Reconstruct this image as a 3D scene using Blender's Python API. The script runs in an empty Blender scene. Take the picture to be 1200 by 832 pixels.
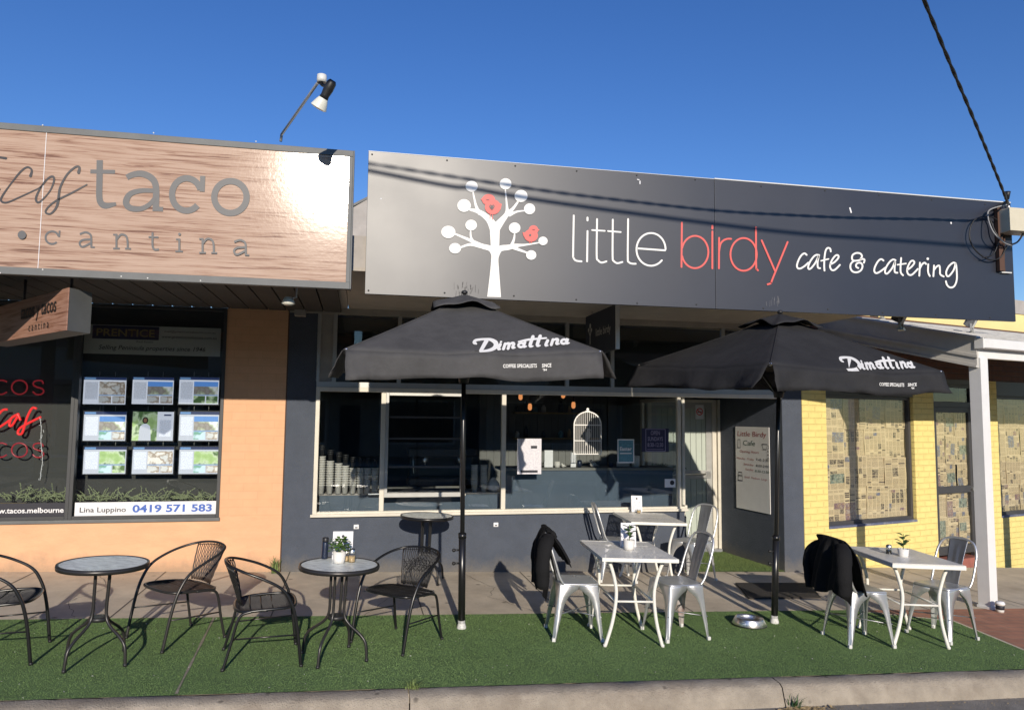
import bpy, bmesh, math, random
from mathutils import Vector, Matrix, Quaternion, noise
from mathutils.bvhtree import BVHTree
R_=math.radians
random.seed(7)
S=bpy.context.scene
COL=S.collection
# ------------------------------------------------------------------ camera geometry (metres, Z up, Y into the shops)
FPX=867.0; CP=Vector((0,-8.6,1.8))
def _axes(yaw=11.7,pitch=4.68,roll=0.6):
    y,p,r=R_(yaw),R_(pitch),R_(roll)
    f=Vector((math.sin(y)*math.cos(p),math.cos(y)*math.cos(p),math.sin(p)))
    a=Vector((math.cos(y),-math.sin(y),0)); u=a.cross(f)
    return a*math.cos(r)+u*math.sin(r), -a*math.sin(r)+u*math.cos(r), f
AX,AU,AF=_axes()
def ray(x,y): return AF+AX*((x-600)/FPX)-AU*((y-416)/FPX)
def onY(x,y,Y=0.0):
    r=ray(x,y); return CP+r*((Y-CP.y)/r.y)
def onZ(x,y,Z):
    r=ray(x,y); return CP+r*((Z-CP.z)/r.z)
GX=-.032; G0=.05
def gz(x,y=0): return G0+GX*x
def onG(x,y,dz=0):
    r=ray(x,y); return CP+r*((G0+dz-CP.z)/(r.z-GX*r.x))
def onP(x,y,P,N):
    r=ray(x,y); return CP+r*((P-CP).dot(N)/r.dot(N))
# ------------------------------------------------------------------ materials
M={}
def nodes(name):
    m=bpy.data.materials.new(name); m.use_nodes=True; nt=m.node_tree
    return m,nt,nt.nodes['Principled BSDF']
def mat(name,col,rough=.6,metal=0,var=0,vscale=8,bump=0,bscale=60,emit=None,estr=0,spec=.5,stretch=None,coat=0,rvar=0,dirt=0,dirtcol=(.08,.07,.05),bdist=.01,alpha=None,splash=None,spots=0):
    m,nt,b=nodes(name)
    b.inputs['Base Color'].default_value=(*col,1); b.inputs['Roughness'].default_value=rough
    b.inputs['Metallic'].default_value=metal; b.inputs['Specular IOR Level'].default_value=spec
    if coat: b.inputs['Coat Weight'].default_value=coat; b.inputs['Coat Roughness'].default_value=.08
    if emit: b.inputs['Emission Color'].default_value=(*emit,1); b.inputs['Emission Strength'].default_value=estr
    N=nt.nodes.new; L=nt.links.new
    if var or bump or dirt or rvar or splash or spots:
        tc=N('ShaderNodeTexCoord'); mp=N('ShaderNodeMapping'); L(tc.outputs['Object'],mp.inputs[0])
        if stretch: mp.inputs['Scale'].default_value=stretch
    src=None
    if var:
        n=N('ShaderNodeTexNoise'); n.inputs['Scale'].default_value=vscale; n.inputs['Detail'].default_value=8; n.inputs['Roughness'].default_value=.65
        L(mp.outputs[0],n.inputs['Vector'])
        mr=N('ShaderNodeMapRange'); mr.inputs[1].default_value=.25; mr.inputs[2].default_value=.75; mr.inputs[3].default_value=1-var; mr.inputs[4].default_value=1+var
        L(n.outputs[0],mr.inputs[0])
        mx=N('ShaderNodeMix'); mx.data_type='RGBA'; mx.blend_type='MULTIPLY'; mx.inputs[0].default_value=1
        mx.inputs[6].default_value=(*col,1); L(mr.outputs[0],mx.inputs[7]); src=mx.outputs[2]
    if dirt:
        n2=N('ShaderNodeTexNoise'); n2.inputs['Scale'].default_value=vscale*.37; n2.inputs['Detail'].default_value=10; n2.inputs['Roughness'].default_value=.7
        L(mp.outputs[0],n2.inputs['Vector'])
        mr2=N('ShaderNodeMapRange'); mr2.inputs[1].default_value=.5; mr2.inputs[2].default_value=.75; mr2.inputs[4].default_value=dirt
        L(n2.outputs[0],mr2.inputs[0])
        mx2=N('ShaderNodeMix'); mx2.data_type='RGBA'; L(mr2.outputs[0],mx2.inputs[0])
        if src: L(src,mx2.inputs[6])
        else: mx2.inputs[6].default_value=(*col,1)
        mx2.inputs[7].default_value=(*dirtcol,1); src=mx2.outputs[2]
    if splash:
        # soil splashed up the foot of the wall: irregular band above the paving line
        sx=N('ShaderNodeSeparateXYZ'); L(tc.outputs['Object'],sx.inputs[0])
        gx=N('ShaderNodeMath'); gx.operation='MULTIPLY_ADD'; L(sx.outputs[0],gx.inputs[0]); gx.inputs[1].default_value=.032; L(sx.outputs[2],gx.inputs[2])
        ns=N('ShaderNodeTexNoise'); ns.inputs['Scale'].default_value=5; ns.inputs['Detail'].default_value=9; ns.inputs['Roughness'].default_value=.7; L(tc.outputs['Object'],ns.inputs[0])
        ms=N('ShaderNodeMath'); ms.operation='MULTIPLY_ADD'; L(ns.outputs[0],ms.inputs[0]); ms.inputs[1].default_value=-.42; L(gx.outputs[0],ms.inputs[2])
        mr5=N('ShaderNodeMapRange'); mr5.inputs[1].default_value=-.16; mr5.inputs[2].default_value=.02; mr5.inputs[3].default_value=.75; mr5.inputs[4].default_value=0; L(ms.outputs[0],mr5.inputs[0])
        mx5=N('ShaderNodeMix'); mx5.data_type='RGBA'; L(mr5.outputs[0],mx5.inputs[0])
        if src: L(src,mx5.inputs[6])
        else: mx5.inputs[6].default_value=(*col,1)
        mx5.inputs[7].default_value=(*splash,1); src=mx5.outputs[2]
    if spots:
        vo=N('ShaderNodeTexVoronoi'); vo.inputs['Scale'].default_value=spots; L(tc.outputs['Object'],vo.inputs[0])
        mr6=N('ShaderNodeMapRange'); mr6.inputs[1].default_value=.05; mr6.inputs[2].default_value=.11; mr6.inputs[3].default_value=.45; mr6.inputs[4].default_value=1; L(vo.outputs[0],mr6.inputs[0])
        mx6=N('ShaderNodeMix'); mx6.data_type='RGBA'; mx6.blend_type='MULTIPLY'; mx6.inputs[0].default_value=1
        if src: L(src,mx6.inputs[6])
        else: mx6.inputs[6].default_value=(*col,1)
        L(mr6.outputs[0],mx6.inputs[7]); src=mx6.outputs[2]
    if src: L(src,b.inputs['Base Color'])
    if rvar:
        n4=N('ShaderNodeTexNoise'); n4.inputs['Scale'].default_value=vscale*.6; n4.inputs['Detail'].default_value=6
        L(mp.outputs[0],n4.inputs['Vector'])
        m4=N('ShaderNodeMapRange'); m4.inputs[3].default_value=max(.02,rough-rvar); m4.inputs[4].default_value=rough+rvar
        m4.inputs[1].default_value=.3; m4.inputs[2].default_value=.7
        L(n4.outputs[0],m4.inputs[0]); L(m4.outputs[0],b.inputs['Roughness'])
    if bump:
        n3=N('ShaderNodeTexNoise'); n3.inputs['Scale'].default_value=bscale; n3.inputs['Detail'].default_value=5
        L(mp.outputs[0],n3.inputs['Vector'])
        bp=N('ShaderNodeBump'); bp.inputs['Strength'].default_value=bump; bp.inputs['Distance'].default_value=bdist
        L(n3.outputs[0],bp.inputs['Height']); L(bp.outputs[0],b.inputs['Normal'])
    M[name]=m; return m
def brickmat(name,c1,c2,mortar,scale=1,bw=.23,rh=.076,ms=.01,rough=.8,bump=.6,axes='XZ',var=.15,dist=.006):
    m,nt,b=nodes(name); N=nt.nodes.new; L=nt.links.new
    tc=N('ShaderNodeTexCoord'); sp=N('ShaderNodeSeparateXYZ'); cb=N('ShaderNodeCombineXYZ')
    L(tc.outputs['Object'],sp.inputs[0])
    L(sp.outputs['XYZ'.index(axes[0])],cb.inputs[0]); L(sp.outputs['XYZ'.index(axes[1])],cb.inputs[1])
    br=N('ShaderNodeTexBrick'); L(cb.outputs[0],br.inputs[0])
    br.inputs['Scale'].default_value=1; br.inputs['Brick Width'].default_value=bw; br.inputs['Row Height'].default_value=rh
    br.inputs['Mortar Size'].default_value=ms; br.inputs['Mortar Smooth'].default_value=.6
    br.inputs[1].default_value=(*c1,1); br.inputs[2].default_value=(*c2,1); br.inputs[3].default_value=(*mortar,1)
    n=N('ShaderNodeTexNoise'); n.inputs['Scale'].default_value=9; n.inputs['Detail'].default_value=9; L(tc.outputs['Object'],n.inputs[0])
    mr=N('ShaderNodeMapRange'); mr.inputs[1].default_value=.25; mr.inputs[2].default_value=.75; mr.inputs[3].default_value=1-var; mr.inputs[4].default_value=1+var; L(n.outputs[0],mr.inputs[0])
    mx=N('ShaderNodeMix'); mx.data_type='RGBA'; mx.blend_type='MULTIPLY'; mx.inputs[0].default_value=1
    L(br.outputs[0],mx.inputs[6]); L(mr.outputs[0],mx.inputs[7]); L(mx.outputs[2],b.inputs['Base Color'])
    b.inputs['Roughness'].default_value=rough
    n2=N('ShaderNodeTexNoise'); n2.inputs['Scale'].default_value=70; n2.inputs['Detail'].default_value=4; L(tc.outputs['Object'],n2.inputs[0])
    ma=N('ShaderNodeMath'); ma.operation='MULTIPLY_ADD'; L(br.outputs['Fac'],ma.inputs[0]); ma.inputs[1].default_value=-1.0
    mb=N('ShaderNodeMath'); mb.operation='MULTIPLY'; L(n2.outputs[0],mb.inputs[0]); mb.inputs[1].default_value=.35; L(mb.outputs[0],ma.inputs[2])
    bp=N('ShaderNodeBump'); bp.inputs['Strength'].default_value=bump; bp.inputs['Distance'].default_value=dist
    L(ma.outputs[0],bp.inputs['Height']); L(bp.outputs[0],b.inputs['Normal'])
    M[name]=m; return m
def woodmat(name,rough=.25,k=1.0):
    m,nt,b=nodes(name); N=nt.nodes.new; L=nt.links.new
    tc=N('ShaderNodeTexCoord'); mp=N('ShaderNodeMapping'); L(tc.outputs['Object'],mp.inputs[0]); mp.inputs['Scale'].default_value=(.7,.7,14)
    n=N('ShaderNodeTexNoise'); n.inputs['Scale'].default_value=2.6; n.inputs['Detail'].default_value=12; n.inputs['Roughness'].default_value=.62; n.inputs['Distortion'].default_value=.8
    L(mp.outputs[0],n.inputs[0])
    mp2=N('ShaderNodeMapping'); L(tc.outputs['Object'],mp2.inputs[0]); mp2.inputs['Scale'].default_value=(1.2,1.2,45)
    n2=N('ShaderNodeTexNoise'); n2.inputs['Scale'].default_value=3; n2.inputs['Detail'].default_value=6; L(mp2.outputs[0],n2.inputs[0])
    ad=N('ShaderNodeMath'); ad.operation='MULTIPLY_ADD'; L(n2.outputs[0],ad.inputs[0]); ad.inputs[1].default_value=.6; L(n.outputs[0],ad.inputs[2])
    cr=N('ShaderNodeValToRGB'); L(ad.outputs[0],cr.inputs[0]); e=cr.color_ramp.elements
    e[0].position=.50; e[0].color=(.13,.065,.04,1); e[1].position=.92; e[1].color=(.50,.35,.255,1)
    for p,c in ((.62,(.21,.11,.065,1)),(.71,(.38,.235,.155,1)),(.80,(.45,.305,.215,1))):
        q=e.new(p); q.color=c
    for q in e: q.color=(q.color[0]*k,q.color[1]*k*k,q.color[2]*k*k,1)
    L(cr.outputs[0],b.inputs['Base Color'])
    b.inputs['Roughness'].default_value=rough; b.inputs['Specular IOR Level'].default_value=.5
    # orange-peel of the laminate, breaks the glare up
    n3=N('ShaderNodeTexNoise'); n3.inputs['Scale'].default_value=38; n3.inputs['Detail'].default_value=4; L(tc.outputs['Object'],n3.inputs[0])
    bp=N('ShaderNodeBump'); bp.inputs['Strength'].default_value=.10; bp.inputs['Distance'].default_value=.003; L(n3.outputs[0],bp.inputs['Height']); L(bp.outputs[0],b.inputs['Normal'])
    M[name]=m; return m
def glassmat(name,tint=(.93,.95,.95),ior=1.5,boost=1.0,rough=0.0,bump=0):
    m=bpy.data.materials.new(name); m.use_nodes=True; nt=m.node_tree; nt.nodes.clear(); N=nt.nodes.new; L=nt.links.new
    o=N('ShaderNodeOutputMaterial'); mx=N('ShaderNodeMixShader'); t=N('ShaderNodeBsdfTransparent'); g=N('ShaderNodeBsdfGlossy'); f=N('ShaderNodeFresnel')
    t.inputs[0].default_value=(*tint,1); g.inputs['Roughness'].default_value=rough; g.inputs[0].default_value=(1,1,1,1); f.inputs[0].default_value=ior
    mm=N('ShaderNodeMath'); mm.operation='MULTIPLY'; mm.use_clamp=True; mm.inputs[1].default_value=boost
    ge=N('ShaderNodeNewGeometry'); im=N('ShaderNodeMapRange'); im.inputs[3].default_value=ior; im.inputs[4].default_value=1/ior; L(ge.outputs['Backfacing'],im.inputs[0]); L(im.outputs[0],f.inputs[0])
    L(f.outputs[0],mm.inputs[0]); L(mm.outputs[0],mx.inputs[0]); L(t.outputs[0],mx.inputs[1]); L(g.outputs[0],mx.inputs[2]); L(mx.outputs[0],o.inputs[0])
    if bump:
        tc=N('ShaderNodeTexCoord'); n=N('ShaderNodeTexNoise'); n.inputs['Scale'].default_value=bump; L(tc.outputs['Object'],n.inputs[0])
        bp=N('ShaderNodeBump'); bp.inputs['Strength'].default_value=.5; bp.inputs['Distance'].default_value=.01; L(n.outputs[0],bp.inputs['Height']); L(bp.outputs[0],g.inputs['Normal'])
    M[name]=m; return m
def linesmat(name,base,ink,scale,axis='Z',rough=.7,emis=0,thr=.5):
    """print: rows of broken text lines on paper (object coordinates)"""
    m,nt,b=nodes(name); N=nt.nodes.new; L=nt.links.new
    tc=N('ShaderNodeTexCoord'); w=N('ShaderNodeTexWave'); w.bands_direction=axis; w.inputs['Scale'].default_value=scale; L(tc.outputs['Object'],w.inputs[0])
    n=N('ShaderNodeTexNoise'); n.inputs['Scale'].default_value=scale*2.2; n.inputs['Detail'].default_value=2; L(tc.outputs['Object'],n.inputs[0])
    mu=N('ShaderNodeMath'); mu.operation='MULTIPLY'; L(w.outputs[1],mu.inputs[0]); L(n.outputs[0],mu.inputs[1])
    mr=N('ShaderNodeMapRange'); mr.inputs[1].default_value=thr*.4; mr.inputs[2].default_value=thr*.9; L(mu.outputs[0],mr.inputs[0])
    mx=N('ShaderNodeMix'); mx.data_type='RGBA'; mx.inputs[6].default_value=(*base,1); mx.inputs[7].default_value=(*ink,1); L(mr.outputs[0],mx.inputs[0])
    L(mx.outputs[2],b.inputs['Base Color']); b.inputs['Roughness'].default_value=rough
    if emis: L(mx.outputs[2],b.inputs['Emission Color']); b.inputs['Emission Strength'].default_value=emis
    M[name]=m; return m
def photomat(name,cols,scale=20,emis=0,rough=.5,grid=False):
    m,nt,b=nodes(name); N=nt.nodes.new; L=nt.links.new
    tc=N('ShaderNodeTexCoord'); n=N('ShaderNodeTexVoronoi' if grid else 'ShaderNodeTexNoise'); n.inputs['Scale'].default_value=scale; L(tc.outputs['Object'],n.inputs[0])
    if not grid: n.inputs['Detail'].default_value=3
    cr=N('ShaderNodeValToRGB'); L(n.outputs[0],cr.inputs[0]); e=cr.color_ramp.elements
    k=len(cols)
    e[0].position=0; e[0].color=(*cols[0],1); e[1].position=.34+.33*(k-1)/k; e[1].color=(*cols[-1],1)
    for i in range(1,k-1):
        q=e.new(.34+.33*i/k); q.color=(*cols[i],1)
    L(cr.outputs[0],b.inputs['Base Color']); b.inputs['Roughness'].default_value=rough
    if emis: L(cr.outputs[0],b.inputs['Emission Color']); b.inputs['Emission Strength'].default_value=emis
    M[name]=m; return m
# ------------------------------------------------------------------ mesh builder
def catmull(P,n=6,closed=False):
    P=[Vector(p) for p in P]; out=[]
    k=len(P); rng=range(k if closed else k-1)
    for i in rng:
        if closed: a,b,c,d=P[i-1],P[i],P[(i+1)%k],P[(i+2)%k]
        else: a=P[max(i-1,0)];b=P[i];c=P[i+1];d=P[min(i+2,k-1)]
        for j in range(n):
            t=j/n; out.append(.5*((2*b)+(c-a)*t+(2*a-5*b+4*c-d)*t*t+(3*b-a-3*c+d)*t**3))
    if not closed: out.append(P[-1])
    return out
class MB:
    def __init__(s): s.v=[]; s.f=[]; s.m=[]; s.sm=[]
    def add(s,vs,fs,mi=0,smooth=False):
        o=len(s.v); s.v+= [tuple(v) for v in vs]; s.f+=[tuple(i+o for i in f) for f in fs]; s.m+=[mi]*len(fs); s.sm+=[smooth]*len(fs)
        return s
    def box(s,x0,x1,y0,y1,z0,z1,mi=0,T=None):
        vs=[Vector(p) for p in ((x0,y0,z0),(x1,y0,z0),(x1,y1,z0),(x0,y1,z0),(x0,y0,z1),(x1,y0,z1),(x1,y1,z1),(x0,y1,z1))]
        if T: vs=[T@v for v in vs]
        return s.add(vs,[(0,3,2,1),(4,5,6,7),(0,1,5,4),(1,2,6,5),(2,3,7,6),(3,0,4,7)],mi)
    def quad(s,a,b,c,d,mi=0): return s.add([a,b,c,d],[(0,1,2,3)],mi)
    def tube(s,P,r,n=8,closed=False,mi=0,sub=0,squash=None):
        if sub: P=catmull(P,sub,closed)
        P=[Vector(p) for p in P]; k=len(P)
        rs=r if isinstance(r,(list,tuple)) else [r]*k
        if len(rs)!=k: rs=[rs[min(int(i*(len(rs)-1)/(k-1)+.5),len(rs)-1)] for i in range(k)]
        up=None; vs=[]
        for i in range(k):
            if closed: t=P[(i+1)%k]-P[i-1]
            else: t=P[min(i+1,k-1)]-P[max(i-1,0)]
            if t.length<1e-9: t=Vector((0,0,1))
            t.normalize()
            if up is None:
                up=Vector((0,0,1)) if abs(t.z)<.9 else Vector((1,0,0))
            up=(up-t*up.dot(t)); up.normalize(); sd=t.cross(up)
            for j in range(n):
                a=2*math.pi*j/n
                q1,q2=(squash or (1,1))
                vs.append(P[i]+(sd*math.cos(a)*q1+up*math.sin(a)*q2)*rs[i])
        fs=[]
        for i in range(k if closed else k-1):
            for j in range(n):
                a=i*n+j;b=i*n+(j+1)%n;c=((i+1)%k)*n+(j+1)%n;d=((i+1)%k)*n+j
                fs.append((a,b,c,d))
        s.add(vs,fs,mi,True)
        if not closed:
            o=len(s.v)-k*n
            s.f.append(tuple(o+j for j in range(n))[::-1]); s.m.append(mi); s.sm.append(False)
            s.f.append(tuple(o+(k-1)*n+j for j in range(n))); s.m.append(mi); s.sm.append(False)
        return s
    def lathe(s,prof,n=24,c=(0,0,0),mi=0,smooth=True,caps=True):
        c=Vector(c); vs=[]; k=len(prof)
        for r,z in prof:
            for j in range(n):
                a=2*math.pi*j/n; vs.append(c+Vector((r*math.cos(a),r*math.sin(a),z)))
        fs=[(i*n+j,i*n+(j+1)%n,(i+1)*n+(j+1)%n,(i+1)*n+j) for i in range(k-1) for j in range(n)]
        s.add(vs,fs,mi,smooth)
        if caps:
            o=len(s.v)-k*n
            if prof[0][0]>1e-4: s.f.append(tuple(o+j for j in range(n))[::-1]); s.m.append(mi); s.sm.append(False)
            if prof[-1][0]>1e-4: s.f.append(tuple(o+(k-1)*n+j for j in range(n))); s.m.append(mi); s.sm.append(False)
        return s
    def ball(s,c,r,n=12,mi=0,sc=(1,1,1)):
        vs=[];c=Vector(c);k=n//2+1
        for i in range(k):
            th=math.pi*i/(k-1)
            for j in range(n):
                a=2*math.pi*j/n; vs.append(c+Vector((r*sc[0]*math.sin(th)*math.cos(a),r*sc[1]*math.sin(th)*math.sin(a),-r*sc[2]*math.cos(th))))
        fs=[(i*n+j,i*n+(j+1)%n,(i+1)*n+(j+1)%n,(i+1)*n+j) for i in range(k-1) for j in range(n)]
        return s.add(vs,fs,mi,True)
    def prism(s,poly,ax,h,mi=0):
        """poly: list of 3D points (planar), extruded by vector ax*h"""
        P=[Vector(p) for p in poly]; d=Vector(ax)*h; n=len(P)
        vs=P+[p+d for p in P]
        fs=[tuple(range(n))[::-1],tuple(range(n,2*n))]+[(i,(i+1)%n,(i+1)%n+n,i+n) for i in range(n)]
        return s.add(vs,fs,mi)
    def grid(s,fn,nu,nv,mi=0,smooth=True,closed=False):
        vs=[fn(i/nu,j/nv) for i in range(nu+1) for j in range(nv+1)]
        fs=[(i*(nv+1)+j,(i+1)*(nv+1)+j,(i+1)*(nv+1)+j+1,i*(nv+1)+j+1) for i in range(nu) for j in range(nv)]
        return s.add(vs,fs,mi,smooth)
    def build(s,name,mats,parent=None,bevel=0,solid=0,subsurf=0,weld=0):
        me=bpy.data.meshes.new(name); me.from_pydata(s.v,[],s.f)
        if not isinstance(mats,(list,tuple)): mats=[mats]
        for m in mats: me.materials.append(M[m] if isinstance(m,str) else m)
        me.polygons.foreach_set('material_index',s.m); me.polygons.foreach_set('use_smooth',s.sm)
        me.update()
        if weld:
            bm=bmesh.new(); bm.from_mesh(me); bmesh.ops.remove_doubles(bm,verts=bm.verts,dist=weld); bm.to_mesh(me); bm.free()
        o=bpy.data.objects.new(name,me); COL.objects.link(o)
        if parent: o.parent=parent
        if solid: k=o.modifiers.new('s','SOLIDIFY'); k.thickness=solid; k.offset=0
        if bevel: k=o.modifiers.new('b','BEVEL'); k.width=bevel; k.segments=2; k.limit_method='ANGLE'; k.angle_limit=R_(50)
        if subsurf: k=o.modifiers.new('u','SUBSURF'); k.levels=subsurf; k.render_levels=subsurf
        return o
def tag(o,label=None,cat=None,group=None,kind=None):
    if label: o['label']=label
    if cat: o['category']=cat
    if group: o['group']=group
    if kind: o['kind']=kind
    return o
def empty(name,loc=(0,0,0),label=None,cat=None,group=None,rz=0,tilt=True):
    o=bpy.data.objects.new(name,None); COL.objects.link(o); o.location=loc; o.empty_display_size=.1
    if rz or tilt is True: place(o,loc,rz,tilt)
    tag(o,label,cat,group); return o
TILT=math.atan(-GX)
def place(o,loc,rz=0,tilt=True):
    o.location=loc
    q=Quaternion((0,0,1),rz)
    if tilt: q=Quaternion((0,1,0),TILT)@q
    o.rotation_euler=q.to_euler()
def copy_tree(o,parent=None):
    c=o.copy(); COL.objects.link(c); c.parent=parent
    for ch in list(o.children): copy_tree(ch,c)
    return c
# flat lettering -----------------------------------------------------
def stroke(pts,w,caps=True,closed=False,sub=0,n=6):
    """2D outline strip -> (verts2d, faces). w number or per point list."""
    if sub:
        if isinstance(w,(list,tuple)):
            q=catmull([(p[0],p[1],ww) for p,ww in zip(pts,w)],sub,closed); w=[abs(a.z) for a in q]
        else: q=catmull([(p[0],p[1],0) for p in pts],sub,closed)
        pts=[(a.x,a.y) for a in q]
    P=[Vector((p[0],p[1])) for p in pts]; k=len(P)
    ws=w if isinstance(w,(list,tuple)) else [w]*k
    V=[];F=[]
    T=[]
    for i in range(k):
        t=(P[(i+1)%k]-P[i-1]) if closed else (P[min(i+1,k-1)]-P[max(i-1,0)])
        t.normalize(); T.append(t); nn=Vector((-t.y,t.x))
        V.append(P[i]+nn*ws[i]/2); V.append(P[i]-nn*ws[i]/2)
    for i in range(k if closed else k-1):
        j=(i+1)%k; F.append((2*i,2*i+1,2*j+1,2*j))
    if caps and not closed:
        for i,sg in ((0,-1),(k-1,1)):
            o=len(V); t=T[i]*sg; nn=Vector((-t.y,t.x)); r=ws[i]/2
            for a in range(1,n): th=math.pi*a/n; V.append(P[i]+nn*r*math.cos(th)+t*r*math.sin(th))
            ends=(2*i,2*i+1) if sg==1 else (2*i+1,2*i)
            F.append(tuple([ends[0]]+list(range(o,o+n-1))+[ends[1]]))
    return V,F
def disc(c,rx,ry=None,n=24):
    ry=ry or rx
    return [Vector((c[0]+rx*math.cos(2*math.pi*i/n),c[1]+ry*math.sin(2*math.pi*i/n))) for i in range(n)],[tuple(range(n))]
def arc(c,rx,ry,a0,a1,n=24):
    return [(c[0]+rx*math.cos(R_(a0+(a1-a0)*i/n)),c[1]+ry*math.sin(R_(a0+(a1-a0)*i/n))) for i in range(n+1)]
def decal(name,items,fn,mats,parent,step=.0004):
    """items: list of (verts2d,faces[,matidx]); fn(x,y,off)->3D; each item lifted a hair so none are coplanar"""
    mb=MB()
    for i,it in enumerate(items):
        V,F=it[0],it[1]; mi=it[2] if len(it)>2 else 0
        mb.add([fn(v[0],v[1],i*step) for v in V],F,mi)
    return mb.build(name,mats,parent)
_tc={}
def text(name,s,m,parent,P,ux,uy,width=None,height=None,bold=0,shear=0,align='LEFT',off=.002,sx=1,fit=None):
    """built-in vector font, laid on the plane P + a*ux + b*uy; height = cap height in metres; fit=total width"""
    cu=bpy.data.curves.new('t','FONT'); cu.body=s; cu.offset=bold; cu.shear=shear; cu.resolution_u=3; cu.align_x='LEFT'
    ob=bpy.data.objects.new('t',cu); COL.objects.link(ob)
    dg=bpy.context.evaluated_depsgraph_get(); dg.update()
    me=bpy.data.meshes.new_from_object(ob.evaluated_get(dg))
    bpy.data.objects.remove(ob); bpy.data.curves.remove(cu)
    xs=[v.co.x for v in me.vertices]
    if not xs: return None
    x0,x1=min(xs),max(xs); sc=height/.69; kx=sc*sx
    if fit: kx=fit/(x1-x0)
    w=(x1-x0)*kx; o={'LEFT':0,'CENTER':-w/2,'RIGHT':-w}[align]
    P=Vector(P);ux=Vector(ux).normalized();uy=Vector(uy).normalized();nn=ux.cross(uy)
    for v in me.vertices: v.co=P+ux*((v.co.x-x0)*kx+o)+uy*(v.co.y*sc)+nn*off
    me.materials.clear(); me.materials.append(M[m] if isinstance(m,str) else m); me.name=name
    r=bpy.data.objects.new(name,me); COL.objects.link(r); r.parent=parent
    return r
XX=Vector((1,0,0)); ZZ=Vector((0,0,1))
# ------------------------------------------------------------------ palette
mat('concrete',(.56,.485,.385),.9,var=.22,vscale=3,bump=.5,bscale=120,dirt=.75,dirtcol=(.38,.31,.235),spots=3.3)
mat('kerb_concrete',(.34,.295,.235),.92,var=.3,vscale=6,bump=1.0,bscale=90,dirt=.8,dirtcol=(.20,.16,.12),spots=5)
mat('gutter_concrete',(.24,.22,.19),.9,var=.3,vscale=5,bump=.8,bscale=100,dirt=.6,dirtcol=(.07,.065,.06))
mat('asphalt',(.05,.05,.05),.9,var=.3,vscale=40,bump=1,bscale=220)
mat('earth',(.16,.14,.09),.95,var=.3,vscale=.6)
mat('verge_grass',(.06,.10,.03),.95,var=.4,vscale=6)
mat('turf_base',(.10,.17,.06),.95,var=.25,vscale=5,bump=.8,bscale=200)
def turfmat(name,a,b_):
    m,nt,b=nodes(name); N=nt.nodes.new; L=nt.links.new
    tc=N('ShaderNodeTexCoord'); n=N('ShaderNodeTexNoise'); n.inputs['Scale'].default_value=1.3; n.inputs['Detail'].default_value=7; n.inputs['Roughness'].default_value=.6; L(tc.outputs['Object'],n.inputs[0])
    g=N('ShaderNodeNewGeometry'); ad=N('ShaderNodeMath'); ad.operation='MULTIPLY_ADD'; L(g.outputs['Random Per Island'],ad.inputs[0]); ad.inputs[1].default_value=.22; L(n.outputs[0],ad.inputs[2])
    mr=N('ShaderNodeMapRange'); mr.inputs[1].default_value=.32; mr.inputs[2].default_value=.9; L(ad.outputs[0],mr.inputs[0])
    mx=N('ShaderNodeMix'); mx.data_type='RGBA'; mx.inputs[6].default_value=(*a,1); mx.inputs[7].default_value=(*b_,1); L(mr.outputs[0],mx.inputs[0]); L(mx.outputs[2],b.inputs['Base Color'])
    b.inputs['Roughness'].default_value=.6; b.inputs['Specular IOR Level'].default_value=.25
    M[name]=m
turfmat('turf_blade',(.115,.195,.062),(.185,.285,.098))
turfmat('turf_blade_pale',(.10,.15,.045),(.17,.22,.075))
mat('seam_tape',(.30,.27,.20),.9,var=.4,vscale=20)
brickmat('brick_paving',(.46,.21,.13),(.36,.16,.10),(.22,.17,.13),bw=.23,rh=.115,ms=.006,axes='XY',bump=.5)
mat('orange_render',(.72,.415,.24),.85,var=.12,vscale=2.5,splash=(.34,.24,.16),dirt=.12,dirtcol=(.52,.33,.21),bump=.35,bscale=30,stretch=(1,1,3))
brickmat('orange_brick',(.72,.415,.24),(.70,.40,.225),(.66,.375,.215),bw=.3,rh=.086,ms=.006,bump=.18,var=.05,dist=.0025)
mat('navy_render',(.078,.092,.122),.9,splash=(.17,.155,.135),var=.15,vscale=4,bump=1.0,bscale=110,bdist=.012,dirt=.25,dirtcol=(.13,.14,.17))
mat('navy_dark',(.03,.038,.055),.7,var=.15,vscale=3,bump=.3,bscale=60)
brickmat('yellow_brick',(.80,.66,.245),(.78,.635,.23),(.73,.60,.22),bw=.24,rh=.082,ms=.012,bump=.7,var=.07,dist=.010)
brickmat('brown_brick',(.15,.065,.04),(.11,.05,.033),(.09,.06,.05),bw=.23,rh=.078,ms=.01,bump=.5)
mat('yellow_paint',(.78,.65,.29),.8,var=.08,vscale=2)
mat('cap_grey',(.38,.35,.32),.8,var=.15,vscale=6)
mat('cream_frame',(.66,.62,.53),.5,var=.08,vscale=5,dirt=.3,dirtcol=(.35,.31,.25))
mat('alu_frame',(.42,.42,.40),.4,metal=.25,var=.1,vscale=8)
mat('dark_frame',(.075,.075,.08),.45,metal=.3,var=.1,vscale=6)
mat('shop_black_frame',(.045,.047,.05),.5,var=.15,vscale=5)
mat('soffit_dark',(.055,.05,.045),.8,var=.2,vscale=4)
mat('soffit_grey',(.42,.38,.33),.8,var=.15,vscale=4)
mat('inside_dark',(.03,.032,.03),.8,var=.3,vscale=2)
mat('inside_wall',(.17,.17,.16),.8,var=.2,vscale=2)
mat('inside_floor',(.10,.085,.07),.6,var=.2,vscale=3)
mat('blind_grey',(.045,.046,.043),.8,var=.1,vscale=3)
mat('bench_blue',(.055,.085,.125),.55,var=.15,vscale=3)
mat('white_paint',(.78,.77,.74),.5,var=.06,vscale=6)
mat('post_white',(.74,.74,.73),.5,var=.05,vscale=6,dirt=.15,dirtcol=(.5,.48,.44))
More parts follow.
